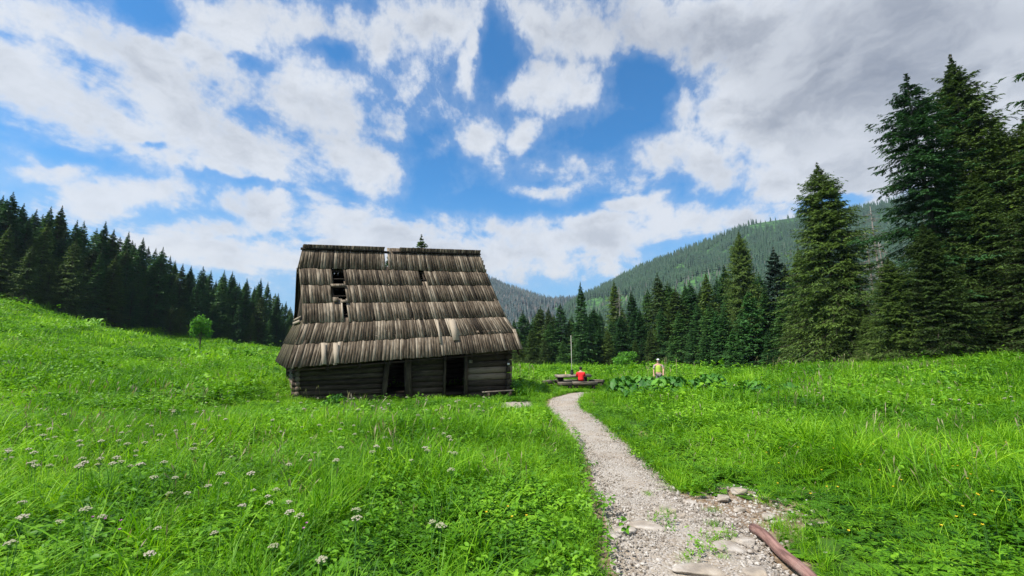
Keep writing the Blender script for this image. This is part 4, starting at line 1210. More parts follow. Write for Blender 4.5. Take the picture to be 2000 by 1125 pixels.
# left slope forest
SK = [(6, 379), (29, 373), (48, 395), (72, 406), (101, 401), (123, 400), (150, 427), (166, 430), (208, 430), (224, 446), (253, 450), (280, 462), (306, 483), (320, 481), (334, 498), (344, 507), (358, 513),
      (374, 517), (397, 518), (413, 526), (440, 526), (453, 528), (483, 542), (510, 542), (523, 549), (544, 571), (560, 587), (-20, 370), (-45, 360)]
def edgeY(px): return np.interp(px, [0, 80, 138, 192, 288, 384, 464, 544, 620], [62, 67, 71, 76, 84, 92, 98, 105, 112])
named = {29: 'tallest spruce on the left skyline', 123: 'pointed spruce standing out above the forest on the left skyline', 208: 'narrow spruce rising alone above the left forest where the skyline falls',
         280: 'pale topped spruce at the end of the high part of the left forest'}
for px, py in SK:
    Y = edgeY(px) + random.uniform(2, 9)
    put_top(V_[random.choice([0, 2, 2, 4])], px, py, Y, named.get(px, 'dark spruce with its tip on the skyline of the left forest'), None if px in named else 'skyline spruces of the left forest', wide=random.uniform(.95, 1.2))
skx = np.array([p[0] for p in SK[:27]]); sky_ = np.array([p[1] for p in SK[:27]])
cnt = 0
for row, (dY, drop) in enumerate([(0.5, 95), (3, 60), (5, 40), (11, 22), (16, 14)]):
    px = -60.0
    while px < 575:
        Y = edgeY(px) + dY + random.uniform(-1, 1.5)
        top = np.interp(px, skx, sky_); ph = np.interp(px, [0, 550], [1, .55])
        put_top(vv(), px + random.uniform(-6, 6), top + drop * ph * random.uniform(.5, 1.5), Y, *(('dark spruce in the front row of the left forest with branches down to the meadow', 'front row spruces of the left forest') if row == 0 else ('dark spruce standing within the dense left forest below its skyline', 'inner spruces of the left forest')), wide=random.uniform(1.0, 1.35))
        px += FPX / Y * random.uniform(2.6, 4.2); cnt += 1
# behind the hut
put_top(V_[3], 823, 456, 58, 'lone spruce whose tip shows above the right half of the hut roof', wide=1.25)
put_top(V_[2], 760, 488, 66, 'small spruce tip showing through the notch in the hut ridge', wide=.9)
put_top(V_[0], 848, 494, 70, 'spruce whose tip barely shows over the hut ridge', wide=1.0)
for px in range(600, 990, 26):
    put_top(vv(), px + random.uniform(-8, 8), random.uniform(560, 620) + (px > 930) * 15, random.uniform(90, 105), 'spruce in the forest row hidden behind the hut', 'spruces behind the hut', wide=1.1)

# dead grey snags between the stands
def snag_mesh(seed):
    r = random.Random(seed); G = Geo()
    G.tube([(0, 0, -.01), (.004, 0, .4), (0, .005, .75), (.004, 0, 1)], [.009, .007, .004, .001], 7, .5)
    for i in range(120):
        z = r.uniform(.25, .97); a = r.uniform(0, 6.28); l = .10 * (1.1 - z) ** .6 * r.uniform(.4, 1.3); d = r.uniform(-.5, .1)
        G.tube([(0, 0, z), (math.cos(a) * l, math.sin(a) * l, z + l * d), (math.cos(a + .3) * l * 1.4, math.sin(a + .3) * l * 1.4, z + l * d * 1.2)], [.0014, .0009, .0003], 3, .5, cap=False)
    return G.mesh('trunk')
sm = [snag_mesh(s) for s in (1, 2, 3)]
for px, py, Y, lab in [(1700, 402, 47, 'tall bare grey dead spruce between the lone bushy tree and the tallest pair'), (1690, 450, 44, 'bare grey dead trunk just left of the tallest dead spruce'),
                       (1715, 470, 43, 'bare grey dead trunk just right of the tallest dead spruce'), (1676, 520, 45, 'short grey dead trunk hugging the lone bushy spruce'), (1303, 560, 76, 'thin grey dead trunk above and right of the walking hiker'),
                       (1208, 560, 80, 'grey dead trunk above the light green bush')]:
    q = P(px, py, Y); H = q[2] - hz(q[0], q[1]) + .1
    o = link('dead_tree', random.choice(sm), M_DEADWOOD, loc=(q[0], q[1], hz(q[0], q[1]) - .1), rot=(0, 0, random.uniform(0, 6)))
    o.scale = (H * 1.15, H * 1.15, H); tag(o, lab, 'dead tree', 'bare dead spruces')

# ------------------------------------------------------------------ broadleaved bushes
def leafy(seed, n, rx, rz, zc, ls, lobes=9):
    r = np.random.default_rng(seed)
    lc = r.normal(0, .45, (lobes, 3)) * [rx, rx, rz]; lr = r.uniform(.35, .6, lobes) * (9 / lobes) ** .6
    k = r.integers(0, lobes, n); d = r.normal(0, 1, (n, 3)); d /= np.linalg.norm(d, axis=1, keepdims=True)
    C = lc[k] + d * (lr[k] * r.uniform(.5, 1.0, n) ** .4)[:, None] * [rx, rx, rz] + [0, 0, zc]
    D = d * .6 + r.normal(0, .6, (n, 3)); Nn = r.normal(0, .5, (n, 3)) + [0, 0, 1]
    L = ls * r.uniform(.6, 1.3, n)
    V, T, tt = leaves(r, C, D, Nn, L, L * .6, np.clip(.3 * (lr[k] * 2 - .7) + r.uniform(0, .8, n), 0, 1))
    return np_mesh('crown', V, T, {'tint': tt}), lc + [0, 0, zc]
def bush(name, label, cat, X, Y, seed, n, rx, rz, zc, ls, stem_r=.02, lobes=9, mt=None):
    o = thing(name, label, cat, (X, Y, hz(X, Y) - .03))
    cm, lc = leafy(seed, n, rx, rz, zc, ls, lobes)
    link('crown', cm, mt or M_BROAD, o); G = Geo()
    G.tube([(0, 0, 0), (.02, 0, zc * .5), (0, 0, zc)], [stem_r, stem_r * .8, stem_r * .5], 7, .5)
    for c in lc: G.tube([(0.01, 0, zc * random.uniform(.4, .8)), tuple(c)], [stem_r * .5, stem_r * .15], 5, .5, cap=False)
    link('trunk', G.mesh('trunk'), M_BARK, o); return o
def at(px, py, Y):
    q = P(px, py, Y); return q[0], Y
x, y = at(390, 680, 44); bush('young_tree', 'young light green broadleaved tree standing alone before the left forest', 'young tree', x, y, 5, 1300, .95, 1.4, 3.3, .2, .05, 15)
x, y = at(1225, 722, 62); bush('bush', 'round light green bush at the forest edge left of the hiker', 'bush', x, y, 6, 2600, 1.9, 1.2, 1.2, .26, .06, 10)
x, y = at(1012, 772, 20.5); bush('bush', 'dark leafy nettle clump at the right corner of the hut', 'bush', x, y, 7, 1300, .5, .42, .35, .10, .01, 8, M_BIGLEAF)
x, y = at(655, 790, 15.9); bush('bush', 'leafy weed clump in front of the left part of the hut wall', 'bush', x, y, 8, 900, .38, .22, .2, .07, .01, 9, M_BIGLEAF)
for (px, py, Y, lab) in [(235, 690, 36, 'low dark shrub on the left slope below the forest'), (410, 715, 30, 'low shrub in the meadow below the young tree'), (455, 735, 26, 'low shrub in the meadow nearest the hut\'s left side'), (10, 720, 27, 'dark low shrub at the left edge of the picture')]:
    x, y = at(px, py, Y); bush('shrub', lab, 'shrub', x, y, px, 700, .45, .3, .28, .10, .01, 8, M_BIGLEAF)

# butterbur: large round leaves on stalks
def butterbur(seed, n=15, rad=.5, h=.62):
    r = random.Random(seed); G = Geo()
    for i in range(n):
        a = r.uniform(0, 6.28); d = rad * math.sqrt(r.random()); hh = h * r.uniform(.4, 1.2); R_ = r.uniform(.11, .24); tx_, ty_ = r.uniform(-.9, .9), r.uniform(-.9, .9)
        c = np.array([math.cos(a) * d, math.sin(a) * d, hh]); V = [c + (0, 0, -.04)]; K = 14; ph = r.uniform(0, 6.28)
        for ring, rf in ((1, .5), (2, 1.0)):
            for k in range(K):
                t_ = ph + k * 2 * math.pi / K; rr2 = R_ * rf * (1 + .07 * math.sin(k * 3.1)) * (.55 if (k == 0 and ring == 2) else 1)
                x_, y_ = rr2 * math.cos(t_), rr2 * math.sin(t_)
                V.append(c + np.array([x_, y_, x_ * tx_ + y_ * ty_ - (.10 * rf ** 2) * R_ / .3 + .02 * math.sin(k * 2.2)]))
        T = [(0, 1 + k, 1 + (k + 1) % K) for k in range(K)]; Q = [(1 + k, 1 + K + k, 1 + K + (k + 1) % K, 1 + (k + 1) % K) for k in range(K)]
        tn = r.uniform(0, 1); G.add(V, Q, T, tn)
        b = np.array([math.cos(a) * d * .5, math.sin(a) * d * .5, 0]); G.tube([b, c + (0, 0, -.04)], [.012, .008], 4, .8, cap=False)
    return G.mesh('butterbur_plant', True)
bbm = [butterbur(s) for s in (1, 2, 3)]
spots = []
for (px0, px1, py0, py1, n, Y0, Y1) in [(1195, 1350, 745, 765, 30, 16.5, 22), (1350, 1430, 738, 752, 14, 19, 24), (1445, 1580, 742, 765, 10, 16, 19), (1820, 1890, 744, 752, 5, 17, 19)]:
    for _ in range(n):
        px = random.uniform(px0, px1); Y = random.uniform(Y0, Y1); spots.append((P(px, 750, Y)[0], Y, px))
for i, (x, y, px) in enumerate(spots):
    o = link('butterbur_plant', bbm[i % 3], M_BIGLEAF, loc=(x, y, hz(x, y)), rot=(0, 0, random.uniform(0, 6)))
    k = random.uniform(.7, 1.05) * (.75 if px > 1400 else 1); o.scale = (k * .9, k * .9, k * 1.1)
    lab = 'large leaved green plant in the patch in front of the hiker' if px < 1440 else ('large leaved plant in the dark patch near the right edge' if px > 1800 else 'large leaved green plant in the right meadow patch')
    tag(o, lab, 'plant', 'large leaved plants' + (' before the hiker' if px < 1440 else (' near the right edge' if px > 1800 else ' in the right meadow')))

# ------------------------------------------------------------------ flowers
def umbel(seed, h=.55, Rh=.034):
    r = random.Random(seed); G = Geo(); H_ = Geo()
    top = np.array([r.uniform(-.05, .05), r.uniform(-.05, .05), h])
    G.tube([(0, 0, 0), top * .5 + (.01, 0, 0), top], [.0035, .003, .002], 5, .5, cap=False)
    for i in range(19):
        a = i * 2.4 + r.uniform(-.3, .3); d = Rh * math.sqrt((i + .5) / 19) * r.uniform(.85, 1.15); c = top + np.array([math.cos(a) * d, math.sin(a) * d, .05 - 13 * d * d + r.uniform(-.006, .006)])
        G.tube([top, c], [.0012, .001], 3, .5, cap=False)
        q = Rh * .26 * r.uniform(.8, 1.15); K = 7; V = [c + (0, 0, q * .9)] + [c + np.array([math.cos(k * 2 * math.pi / K) * q * r.uniform(.8, 1.1), math.sin(k * 2 * math.pi / K) * q * r.uniform(.8, 1.1), r.uniform(-.1, .1) * q]) for k in range(K)]
        H_.add(V, None, [(0, 1 + k, 1 + (k + 1) % K) for k in range(K)], r.uniform(0, 1))
    return G.mesh('stem'), H_.mesh('flower_head')
m, t, out = mat('cream_petals')
f_ = t.math('MULTIPLY', t.math('ADD', attr(t, 'tint'), rnd(t)), .5)
principled(t, out, t.ramp(f_, [(0, (.15, .21, .06)), (.45, (.26, .26, .16)), (1, (.38, .32, .28))]), .8)
M_PETAL = m
ums = [umbel(i) for i in range(4)]
def umbel_thing(px, py, k, lab, grp):
    """px,py: where the flower head shows"""
    d = ray(px, py); h_ = .60 * k; z = 0; 
    for _ in range(10):
        tt = (z + h_ - CAMZ) / d[2]; p = d * tt; z = float(hbase(p[0], p[1]))
    if p[1] < 2 or p[1] > 60 or tt < 0: return
    if bool(on_path(np.array([p[0]]), np.array([p[1]]))[0]): return
    cp_ = list(map(tuple, CAB))
    if pip(np.array([p[0]]), np.array([p[1]]), cp_)[0]: return
    o = thing('umbel_flower', lab, 'flower', (p[0], p[1], hz(p[0], p[1])), random.uniform(0, 6), grp); o.scale = (k,) * 3
    s_, f_ = random.choice(ums)
    link('stem', s_, M_STEM, o); link('flower_head', f_, M_PETAL, o)
random.seed(77)
BIG = [(312, 934, 'cream umbel flower, left one of a close pair low in the left meadow'), (331, 937, 'cream umbel flower, right one of a close pair low in the left meadow'), (190, 903, 'cream umbel flower standing left of the close pair'), (163, 906, 'cream umbel flower at the far left above the leaning grass'),
       (175, 996, 'flat cream umbel flower near the bottom left corner'), (195, 1008, 'flat cream umbel flower just right of the one in the bottom left'), (568, 990, 'white umbel flower in the middle of the lower left meadow'), (570, 1002, 'white umbel flower just below the one in the lower left meadow'),
       (844, 1026, 'large cream umbel flower low in the centre of the meadow'), (855, 1035, 'cream umbel flower beside the large one low in the centre'), (705, 997, 'cream umbel flower between the lower left and the centre ones'), (697, 1017, 'cream umbel flower below and left of the centre ones'), (620, 1092, 'pinkish cream umbel flower at the bottom edge of the meadow'),
       (20, 1060, 'cream umbel flower in the bottom left corner'), (55, 975, 'cream umbel flower at the left edge'), (560, 911, 'flat cream umbel flower in the mid left meadow'), (726, 885, 'cream umbel flower below the hut, leftmost of a row'), (474, 987, 'small white umbel flower left of the lower white pair')]
for px, py, lab in BIG: umbel_thing(px, py, random.uniform(.72, .98), lab, 'white umbel flowers')
for (x0, x1, y0, y1, n, wh) in [(0, 330, 835, 915, 40, 'among the cluster at the far left'), (0, 560, 770, 840, 40, 'on the slope left of the hut'), (560, 960, 772, 800, 34, 'in the row before the hut wall'), (600, 900, 795, 920, 34, 'in the meadow below the hut'), (330, 700, 830, 980, 16, 'in the middle of the left meadow'), (0, 700, 940, 1090, 9, 'in the near left foreground'), (1780, 2000, 745, 800, 22, 'in the right meadow near the edge'), (1500, 1760, 735, 780, 10, 'in the right meadow before the big trees')]:
    for _ in range(n):
        px, py = random.uniform(x0, x1), random.uniform(y0, y1)
        umbel_thing(px, py, random.uniform(.65, 1.0) * (1.15 if 'row before' in wh else 1), 'small white umbel flower ' + wh, 'small white umbel flowers ' + wh)
# yellow buttercups and pink flowers
def cup(seed, m_):
    r = random.Random(seed); G = Geo(); H_ = Geo(); h = .42
    G.tube([(0, 0, 0), (.02, 0, h * .5), (.01, .02, h)], [.002, .0018, .0015], 4, .5, cap=False)
    for i in range(6):
        a = i * math.pi / 3; c = np.array([.01, .02, h]); d = np.array([math.cos(a), math.sin(a), .5]); s2 = np.array([-math.sin(a), math.cos(a), 0])
        H_.add([c, c + d * .011 + s2 * .009, c + d * .02, c + d * .011 - s2 * .009], [(0, 1, 2, 3)], None, .5)
    return G.mesh('stem'), H_.mesh('petals')
m_y = flat_mat('yellow_petals', (.75, .55, .02)); m_p = flat_mat('pink_petals', (.50, .18, .42))
for name, cm_, mm, zones, lab, grp, hh in [('buttercup', cup(1, None), m_y, [(1480, 1990, 850, 1060, 34), (930, 1030, 1000, 1030, 4), (1560, 1700, 1040, 1110, 5)], 'tiny yellow flower in the grass right of the path', 'yellow flowers', .42),
                                  ('pink_flower', cup(2, None), m_p, [(165, 240, 1020, 1060, 4), (590, 605, 1040, 1055, 2)], 'small pink flower low in the left meadow', 'pink flowers', .42)]:
    for (x0, x1, y0, y1, n) in zones:
        for _ in range(n):
            px, py = random.uniform(x0, x1), random.uniform(y0, y1); d = ray(px, py); k = 1.25; tt = (hh * k * .9 - CAMZ) / d[2]; p = d * tt
            if bool(on_path(np.array([p[0]]), np.array([p[1]]))[0]): continue
            l2 = lab if not (name == 'buttercup' and px < 1100) else 'tiny yellow flower in the grass left of the path'
            o = thing(name, l2, 'flower', (p[0], p[1], hz(p[0], p[1])), random.uniform(0, 6), grp + (' left of the path' if px < 1100 else '')); o.scale = (.5, .5, k)
            link('stem', cm_[0], M_STEM, o); link('petals', cm_[1], mm, o)
random.seed(12)

# ------------------------------------------------------------------ picnic place
def logbench(name, label, cat, X, Y, rz, L, w, h, th, group=None, legs=True, tint=.6):
    o = thing(name, label, cat, (X, Y, hz(X, Y)), rz, group)
    G = Geo(); G.board((-L / 2, 0, h - th), (L / 2, 0, h - th), (0, w * .98, 0), (0, 0, th), tint)
    G.tube([(-L / 2, 0, h - th), (0, 0, h - th - .01), (L / 2, 0, h - th)], w * .5, 12, .35, 1, True, .03)
    # only the lower half of the round shows: the sawn face is the plank on top
    for i in range(len(G.V)): G.V[i] = np.c_[G.V[i][:, :2], np.minimum(G.V[i][:, 2], h)] if i == 0 else np.c_[G.V[i][:, :2], np.minimum(G.V[i][:, 2], h - th - .002)]
    link('table_top' if cat == 'table' else 'seat', G.mesh('seat'), M_BENCHWOOD, o)
    for x_ in (-L * .36, L * .36):
        G = Geo(); G.tube([(x_, 0, -.05), (x_, 0, h - th - w * .3)], w * .32, 9, .25, 1, True, .05); link('leg', G.mesh('leg'), M_LOG, o)
    return o
tY = 27.3; tX = P(1118, 745, tY)[0]
tb = thing('log_table', 'long low wooden plank table of split logs among the benches', 'table', (tX, tY, hz(tX, tY)), R(4))
for i, yy in enumerate((-.32, -.11, .11, .32)):
    G = Geo(); G.board((-1.08 + .05 * (i % 2), yy, .60 + .01 * i), (1.12, yy, .64 + .008 * i), (0, .2, 0), (0, 0, .15), .55 + .1 * (i % 2)); link('plank', G.mesh('plank'), M_BENCHWOOD, tb)
for xx in (-.75, .75):
    G = Geo(); G.tube([(xx, 0, -.05), (xx, 0, .66)], .2, 10, .25, 1, True, .05); link('leg', G.mesh('leg', True), M_LOG, tb)
G = Geo(); G.tube([(-.75, -.1, .3), (.75, .05, .33)], .13, 10, .6, 1, True, .04); link('stretcher', G.mesh('stretcher', True), M_BENCHWOOD, tb)
BG = 'log benches round the table'
logbench('log_bench', 'split log bench in front of the table on which the person in red sits', 'bench', tX + .60, tY - 1.0, R(6), 1.5, .36, .44, .06, BG)
logbench('log_bench', 'split log bench in front of the left half of the table', 'bench', tX - .62, tY - 1.12, R(-6), .85, .36, .42, .06, BG)
logbench('log_bench', 'short log bench left of the table', 'bench', tX - 1.45, tY - .2, R(35), .9, .36, .46, .06, BG)
logbench('log_bench', 'short log bench right of the table', 'bench', tX + 1.5, tY - .05, R(-30), .9, .36, .48, .06, BG)
logbench('log_bench', 'log bench behind the table', 'bench', tX, tY + 1.0, R(2), 2.0, .3, .42, .06, BG)
def lathe(prof, n=14):
    G = Geo(); V = []; Q = []
    for i, (r_, z_) in enumerate(prof):
        for k in range(n): V.append((r_ * math.cos(k * 2 * math.pi / n), r_ * math.sin(k * 2 * math.pi / n), z_))
    for i in range(len(prof) - 1):
        for k in range(n): Q.append((i * n + k, i * n + (k + 1) % n, (i + 1) * n + (k + 1) % n, (i + 1) * n + k))
    G.add(V, Q, None, .5); return G.mesh('lathe', True)
tz = hz(tX, tY) + .775
o = thing('bottle', 'small yellowish bottle standing on the table left of the person in red', 'bottle', (tX - .42, tY - .05, tz)); 
link('bottle_body', lathe([(0, 0), (.032, 0), (.034, .02), (.034, .13), (.012, .18), (.012, .2)]), flat_mat('yellow_glass', (.7, .62, .2), .2), o)
link('cap', lathe([(.014, .2), (.014, .225), (0, .225)]), flat_mat('white_cap', (.7, .7, .7), .4), o)
def pack(name, label, X, Y, Z, rz, c, s=1.0):
    import bmesh
    o = thing(name, label, 'backpack', (X, Y, Z), rz); mm = flat_mat(name + '_fabric_%d' % int(c[0] * 100), c, .7)
    def rb(nm, cx, cy, cz, sx, sy, sz, mt):
        bm = bmesh.new(); bmesh.ops.create_cube(bm, size=1); bmesh.ops.subdivide_edges(bm, edges=bm.edges[:], cuts=3, use_grid_fill=True)
        for v in bm.verts:
            c_ = np.array(v.co) * 2; n_ = np.linalg.norm(c_); p4 = (np.abs(c_) ** 4).sum() ** .25
            c_ = c_ / max(p4, 1e-6) * max(np.abs(c_)) ; c_[0] *= 1 - .12 * max(c_[2], 0)
            v.co = Vector((c_[0] * sx / 2 + cx, c_[1] * sy / 2 + cy, c_[2] * sz / 2 + cz))
        me = bpy.data.meshes.new(nm); bm.to_mesh(me); bm.free(); me.polygons.foreach_set('use_smooth', np.ones(len(me.polygons), bool)); link(nm, me, mt, o)
    rb('bag_body', 0, 0, .24 * s, .30 * s, .18 * s, .48 * s, mm); rb('front_pocket', 0, -.11 * s, .16 * s, .22 * s, .09 * s, .24 * s, mm); rb('lid', 0, -.01, .47 * s, .27 * s, .20 * s, .09 * s, mm)
    G = Geo()
    for sx in (-.08, .08): G.tube([(sx * s, .09 * s, .44 * s), (sx * s * 1.3, .14 * s, .3 * s), (sx * s * 1.2, .09 * s, .06 * s)], .014 * s, 6, .5)
    link('strap', G.mesh('strap', True), flat_mat('strap_%s' % name, (.03, .03, .03), .8), o); return o
pack('day_pack', 'small dark rucksack standing on the table beside the person in red', tX - .02, tY - .02, tz - .01, .3, (.03, .03, .035), .62)
# thin pole behind the table
px_, pY = P(1116, 700, 29.5)[0], 29.5
G = Geo(); z0 = hz(px_, pY); zt = P(1116, 655, pY)[2]; G.tube([(0, 0, -.1), (0.01, 0, (zt - z0) / 2), (0, 0, zt - z0)], [.02, .017, .012], 8, .9); G.tube([(-.05, 0, .3), (.05, 0, .3)], .02, 5, .9)
o = link('pole', G.mesh('pole', True), simple_mat('pale_pole_wood', (.42, .40, .35), (.58, .56, .5), 9, stretch=(1, 1, .2)), loc=(px_, pY, z0)); tag(o, 'thin pale upright pole rising behind the table', 'pole')

# ------------------------------------------------------------------ people
def skin_mesh(name, verts, edges, radii, root=0, sub=2):
    me = bpy.data.meshes.new(name); me.from_pydata([tuple(v) for v in verts], edges, [])
    o = bpy.data.objects.new(name, me); scene.collection.objects.link(o)
    md = o.modifiers.new('Skin', 'SKIN'); md.use_smooth_shade = True
    sv = me.skin_vertices[0].data
    for i, r_ in enumerate(radii): sv[i].radius = (r_, r_) if np.isscalar(r_) else r_
    sv[root].use_root = True
    ms = o.modifiers.new('Subd', 'SUBSURF'); ms.levels = sub; ms.render_levels = sub
    dg = bpy.context.evaluated_depsgraph_get(); dg.update()
    nm = bpy.data.meshes.new_from_object(o.evaluated_get(dg)); bpy.data.objects.remove(o, do_unlink=True)
    nm.polygons.foreach_set('use_smooth', np.ones(len(nm.polygons), bool)); return nm
def ellipsoid(c, r3, n=16):
    G = Geo(); V = []; Q = []
    for i in range(n // 2 + 1):
        ph = math.pi * i / (n // 2)
        for k in range(n):
            th = 2 * math.pi * k / n; V.append((c[0] + r3[0] * math.sin(ph) * math.cos(th), c[1] + r3[1] * math.sin(ph) * math.sin(th), c[2] + r3[2] * math.cos(ph)))
    for i in range(n // 2):
        for k in range(n): Q.append((i * n + k, (i + 1) * n + k, (i + 1) * n + (k + 1) % n, i * n + (k + 1) % n))
    G.add(V, Q, None, .5); return G
M_SKINC = flat_mat('skin', (.52, .30, .22), .6); M_HAIR = flat_mat('dark_hair', (.02, .014, .01), .6)
def hand_chain(verts, edges, radii, wi, wrist, d, side, palm_n):
    """adds palm and five short fingers to the skeleton; wi = wrist vertex index"""
    d = np.array(d, float); d /= np.linalg.norm(d); s_ = np.array(side, float); s_ /= np.linalg.norm(s_); n_ = np.array(palm_n, float)
    palm = np.array(wrist) + d * .05; pi = len(verts); verts.append(palm); edges.append((wi, pi)); radii.append((.034, .018))
    kn = palm + d * .035; ki = len(verts); verts.append(kn); edges.append((pi, ki)); radii.append((.036, .016))
    for k, (off, ln) in enumerate([(-.03, .06), (-.01, .075), (.01, .07), (.03, .055)]):
        a = kn + d * .012 + s_ * off; b = a + d * ln * .55 + n_ * .008; c = b + d * ln * .35 + n_ * .022
        i = len(verts); verts += [a, b, c]; radii += [.009, .008, .006]; edges += [(ki, i), (i, i + 1), (i + 1, i + 2)]
    a = palm - s_ * .035 + d * .0; b = a - s_ * .018 + d * .03; c = b + d * .025 + n_ * .01
    i = len(verts); verts += [a, b, c]; radii += [.011, .010, .007]; edges += [(pi, i), (i, i + 1), (i + 1, i + 2)]
# seated person, seen from behind, local +Y towards the table
sx, sy = tX + .38, tY - 1.0
per = thing('person', 'dark haired person in red shirt sitting at the log table, back to us', 'person', (sx, sy, hz(sx, sy)), R(-6))
V0 = [(0, 0, .50), (0, .02, .68), (0, .03, .86), (0, .04, .97), (0, .06, 1.07), (0, .08, 1.16), (0, .09, 1.24)]
E0 = [(0, 1), (1, 2), (2, 3), (3, 4), (4, 5), (5, 6)]; R0 = [(.17, .12), (.14, .10), (.165, .11), (.12, .085), (.05, .05), (.075, .09), (.065, .08)]
def arm(V, E, Rr, sg, sh, elb, wr):
    i = len(V); V += [sh, elb, wr]; E += [(3, i), (i, i + 1), (i + 1, i + 2)]; Rr += [.058, .042, .028]; return i + 2
V1, E1, R1 = list(V0), list(E0), list(R0)
for sg in (-1, 1):
    w = arm(V1, E1, R1, sg, (sg * .19, .04, .94), (sg * .25, .16, .72), (sg * .14, .40, .80))
    hand_chain(V1, E1, R1, w, V1[w], (-sg * .4, .9, 0), (sg * .9, .4, 0), (0, 0, -1))
    i = len(V1); V1 += [(sg * .10, .08, .50), (sg * .16, .42, .50), (sg * .15, .46, .10), (sg * .15, .56, .05)]; E1 += [(0, i), (i, i + 1), (i + 1, i + 2), (i + 2, i + 3)]; R1 += [.10, .065, .045, .04]
link('body', skin_mesh('body', V1, E1, R1), M_SKINC, per)
link('hair', ellipsoid((0, .065, 1.215), (.088, .105, .115)).mesh('hair', True), M_HAIR, per)
Vs = [(0, 0, .47), (0, .0, .60), (0, .02, .75), (0, .03, .88), (0, .04, .975), (0, .05, 1.03)]; Es = [(0, 1), (1, 2), (2, 3), (3, 4), (4, 5)]; Rs_ = [(.20, .145), (.185, .135), (.18, .125), (.19, .13), (.13, .10), (.065, .06)]
for sg in (-1, 1):
    i = len(Vs); Vs += [(sg * .20, .04, .935), (sg * .255, .14, .76), (sg * .22, .24, .75)]; Es += [(3, i), (i, i + 1), (i + 1, i + 2)]; Rs_ += [.078, .066, .055]
link('shirt', skin_mesh('shirt', Vs, Es, Rs_), flat_mat('red_cloth', (.78, .025, .03), .8), per)
Vt = [(0, .02, .48)]; Et = []; Rt = [(.18, .12)]
for sg in (-1, 1):
    i = len(Vt); Vt += [(sg * .11, .12, .50), (sg * .16, .43, .51), (sg * .15, .47, .14)]; Et += [(0, i), (i, i + 1), (i + 1, i + 2)]; Rt += [.105, .078, .06]
link('trousers', skin_mesh('trousers', Vt, Et, Rt), flat_mat('dark_cloth', (.03, .03, .04), .8), per)
for sg in (-1, 1):
    G = ellipsoid((sg * .15, .53, .045), (.05, .13, .05), 12); link('shoe', G.mesh('shoe', True), flat_mat('shoe_leather', (.06, .045, .035), .6), per)
# walking hiker, three-quarter view from the front, turned to the right
hx, hy = P(1287, 735, 24.3)[0], 24.3
zg = hz(hx, hy)
hk = thing('person', 'hiker in a white cap and yellow green vest walking behind the large leaved plants', 'person', (hx, hy, zg), R(160))
# local frame: person faces +Y locally (then turned by 160 degrees)
V1 = [(0, 0, .93), (0, .0, 1.08), (0, .01, 1.25), (0, .02, 1.38), (0, .03, 1.47), (0, .05, 1.56), (0, .06, 1.64)]
E1 = list(E0); R1 = [(.15, .11), (.13, .095), (.155, .11), (.12, .085), (.052, .052), (.072, .088), (.066, .08)]
for sg, e_, w_ in ((-1, (-.26, .02, 1.12), (-.24, .20, .95)), (1, (.26, -.04, 1.12), (.27, .06, .88))):
    w = arm(V1, E1, R1, sg, (sg * .19, .01, 1.36), e_, w_)
    hand_chain(V1, E1, R1, w, V1[w], (0, .5, -.8), (sg, 0, 0), (0, .3, 0))
for sg, kn_, an in ((-1, (-.10, .16, .50), (-.10, .10, .09)), (1, (.10, .02, .49), (.10, -.25, .13))):
    i = len(V1); V1 += [(sg * .09, 0, .86), kn_, an, (an[0], an[1] + .12, an[2] - .05)]; E1 += [(0, i), (i, i + 1), (i + 1, i + 2), (i + 2, i + 3)]; R1 += [.09, .06, .042, .035]
link('body', skin_mesh('body', V1, E1, R1), M_SKINC, hk)
G = ellipsoid((0, .045, 1.665), (.083, .10, .065), 14); V = G.V[0]; V[:, 2] = np.maximum(V[:, 2], 1.655)
G.add([(-.07, .10, 1.662), (.07, .10, 1.662), (.055, .20, 1.645), (-.055, .20, 1.645), (-.07, .10, 1.672), (.07, .10, 1.672), (.055, .20, 1.655), (-.055, .20, 1.655)], [(0, 3, 2, 1), (4, 5, 6, 7), (0, 1, 5, 4), (1, 2, 6, 5), (2, 3, 7, 6), (3, 0, 4, 7)], None, .5)
link('cap', G.mesh('cap', True), flat_mat('white_cloth', (.62, .62, .64), .7), hk)
link('hair', ellipsoid((0, .02, 1.60), (.078, .085, .075)).mesh('hair', True), flat_mat('brown_hair', (.12, .06, .035), .6), hk)
G = Geo()
for sx_ in (-.03, .03): G.V and None
link('nose', ellipsoid((0, .148, 1.60), (.012, .018, .018), 8).mesh('nose', True), M_SKINC, hk)
for sx_ in (-.03, .03): link('eye', ellipsoid((sx_, .133, 1.625), (.012, .008, .008), 8).mesh('eye', True), M_HAIR, hk)
Vs = [(0, 0, .92), (0, 0, 1.08), (0, .01, 1.22), (0, .02, 1.34), (0, .02, 1.40)]; Es = [(0, 1), (1, 2), (2, 3), (3, 4)]; Rs_ = [(.165, .125), (.15, .11), (.172, .125), (.165, .11), (.09, .075)]
link('vest', skin_mesh('vest', Vs, Es, Rs_), flat_mat('lime_cloth', (.45, .62, .08), .8), hk)
Vs = [(-.17, .01, 1.37), (-.21, .01, 1.34), (-.25, .02, 1.18)]; 
for sg in (-1, 1):
    link('sleeve', skin_mesh('sleeve', [(sg * .16, .01, 1.37), (sg * .21, .0, 1.33), (sg * .255, .0, 1.15)], [(0, 1), (1, 2)], [.075, .07, .06]), flat_mat('grey_cloth_%d' % (sg + 1), (.42, .38, .34), .8), hk)
Vt = [(0, 0, .92)]; Et = []; Rt = [(.165, .125)]
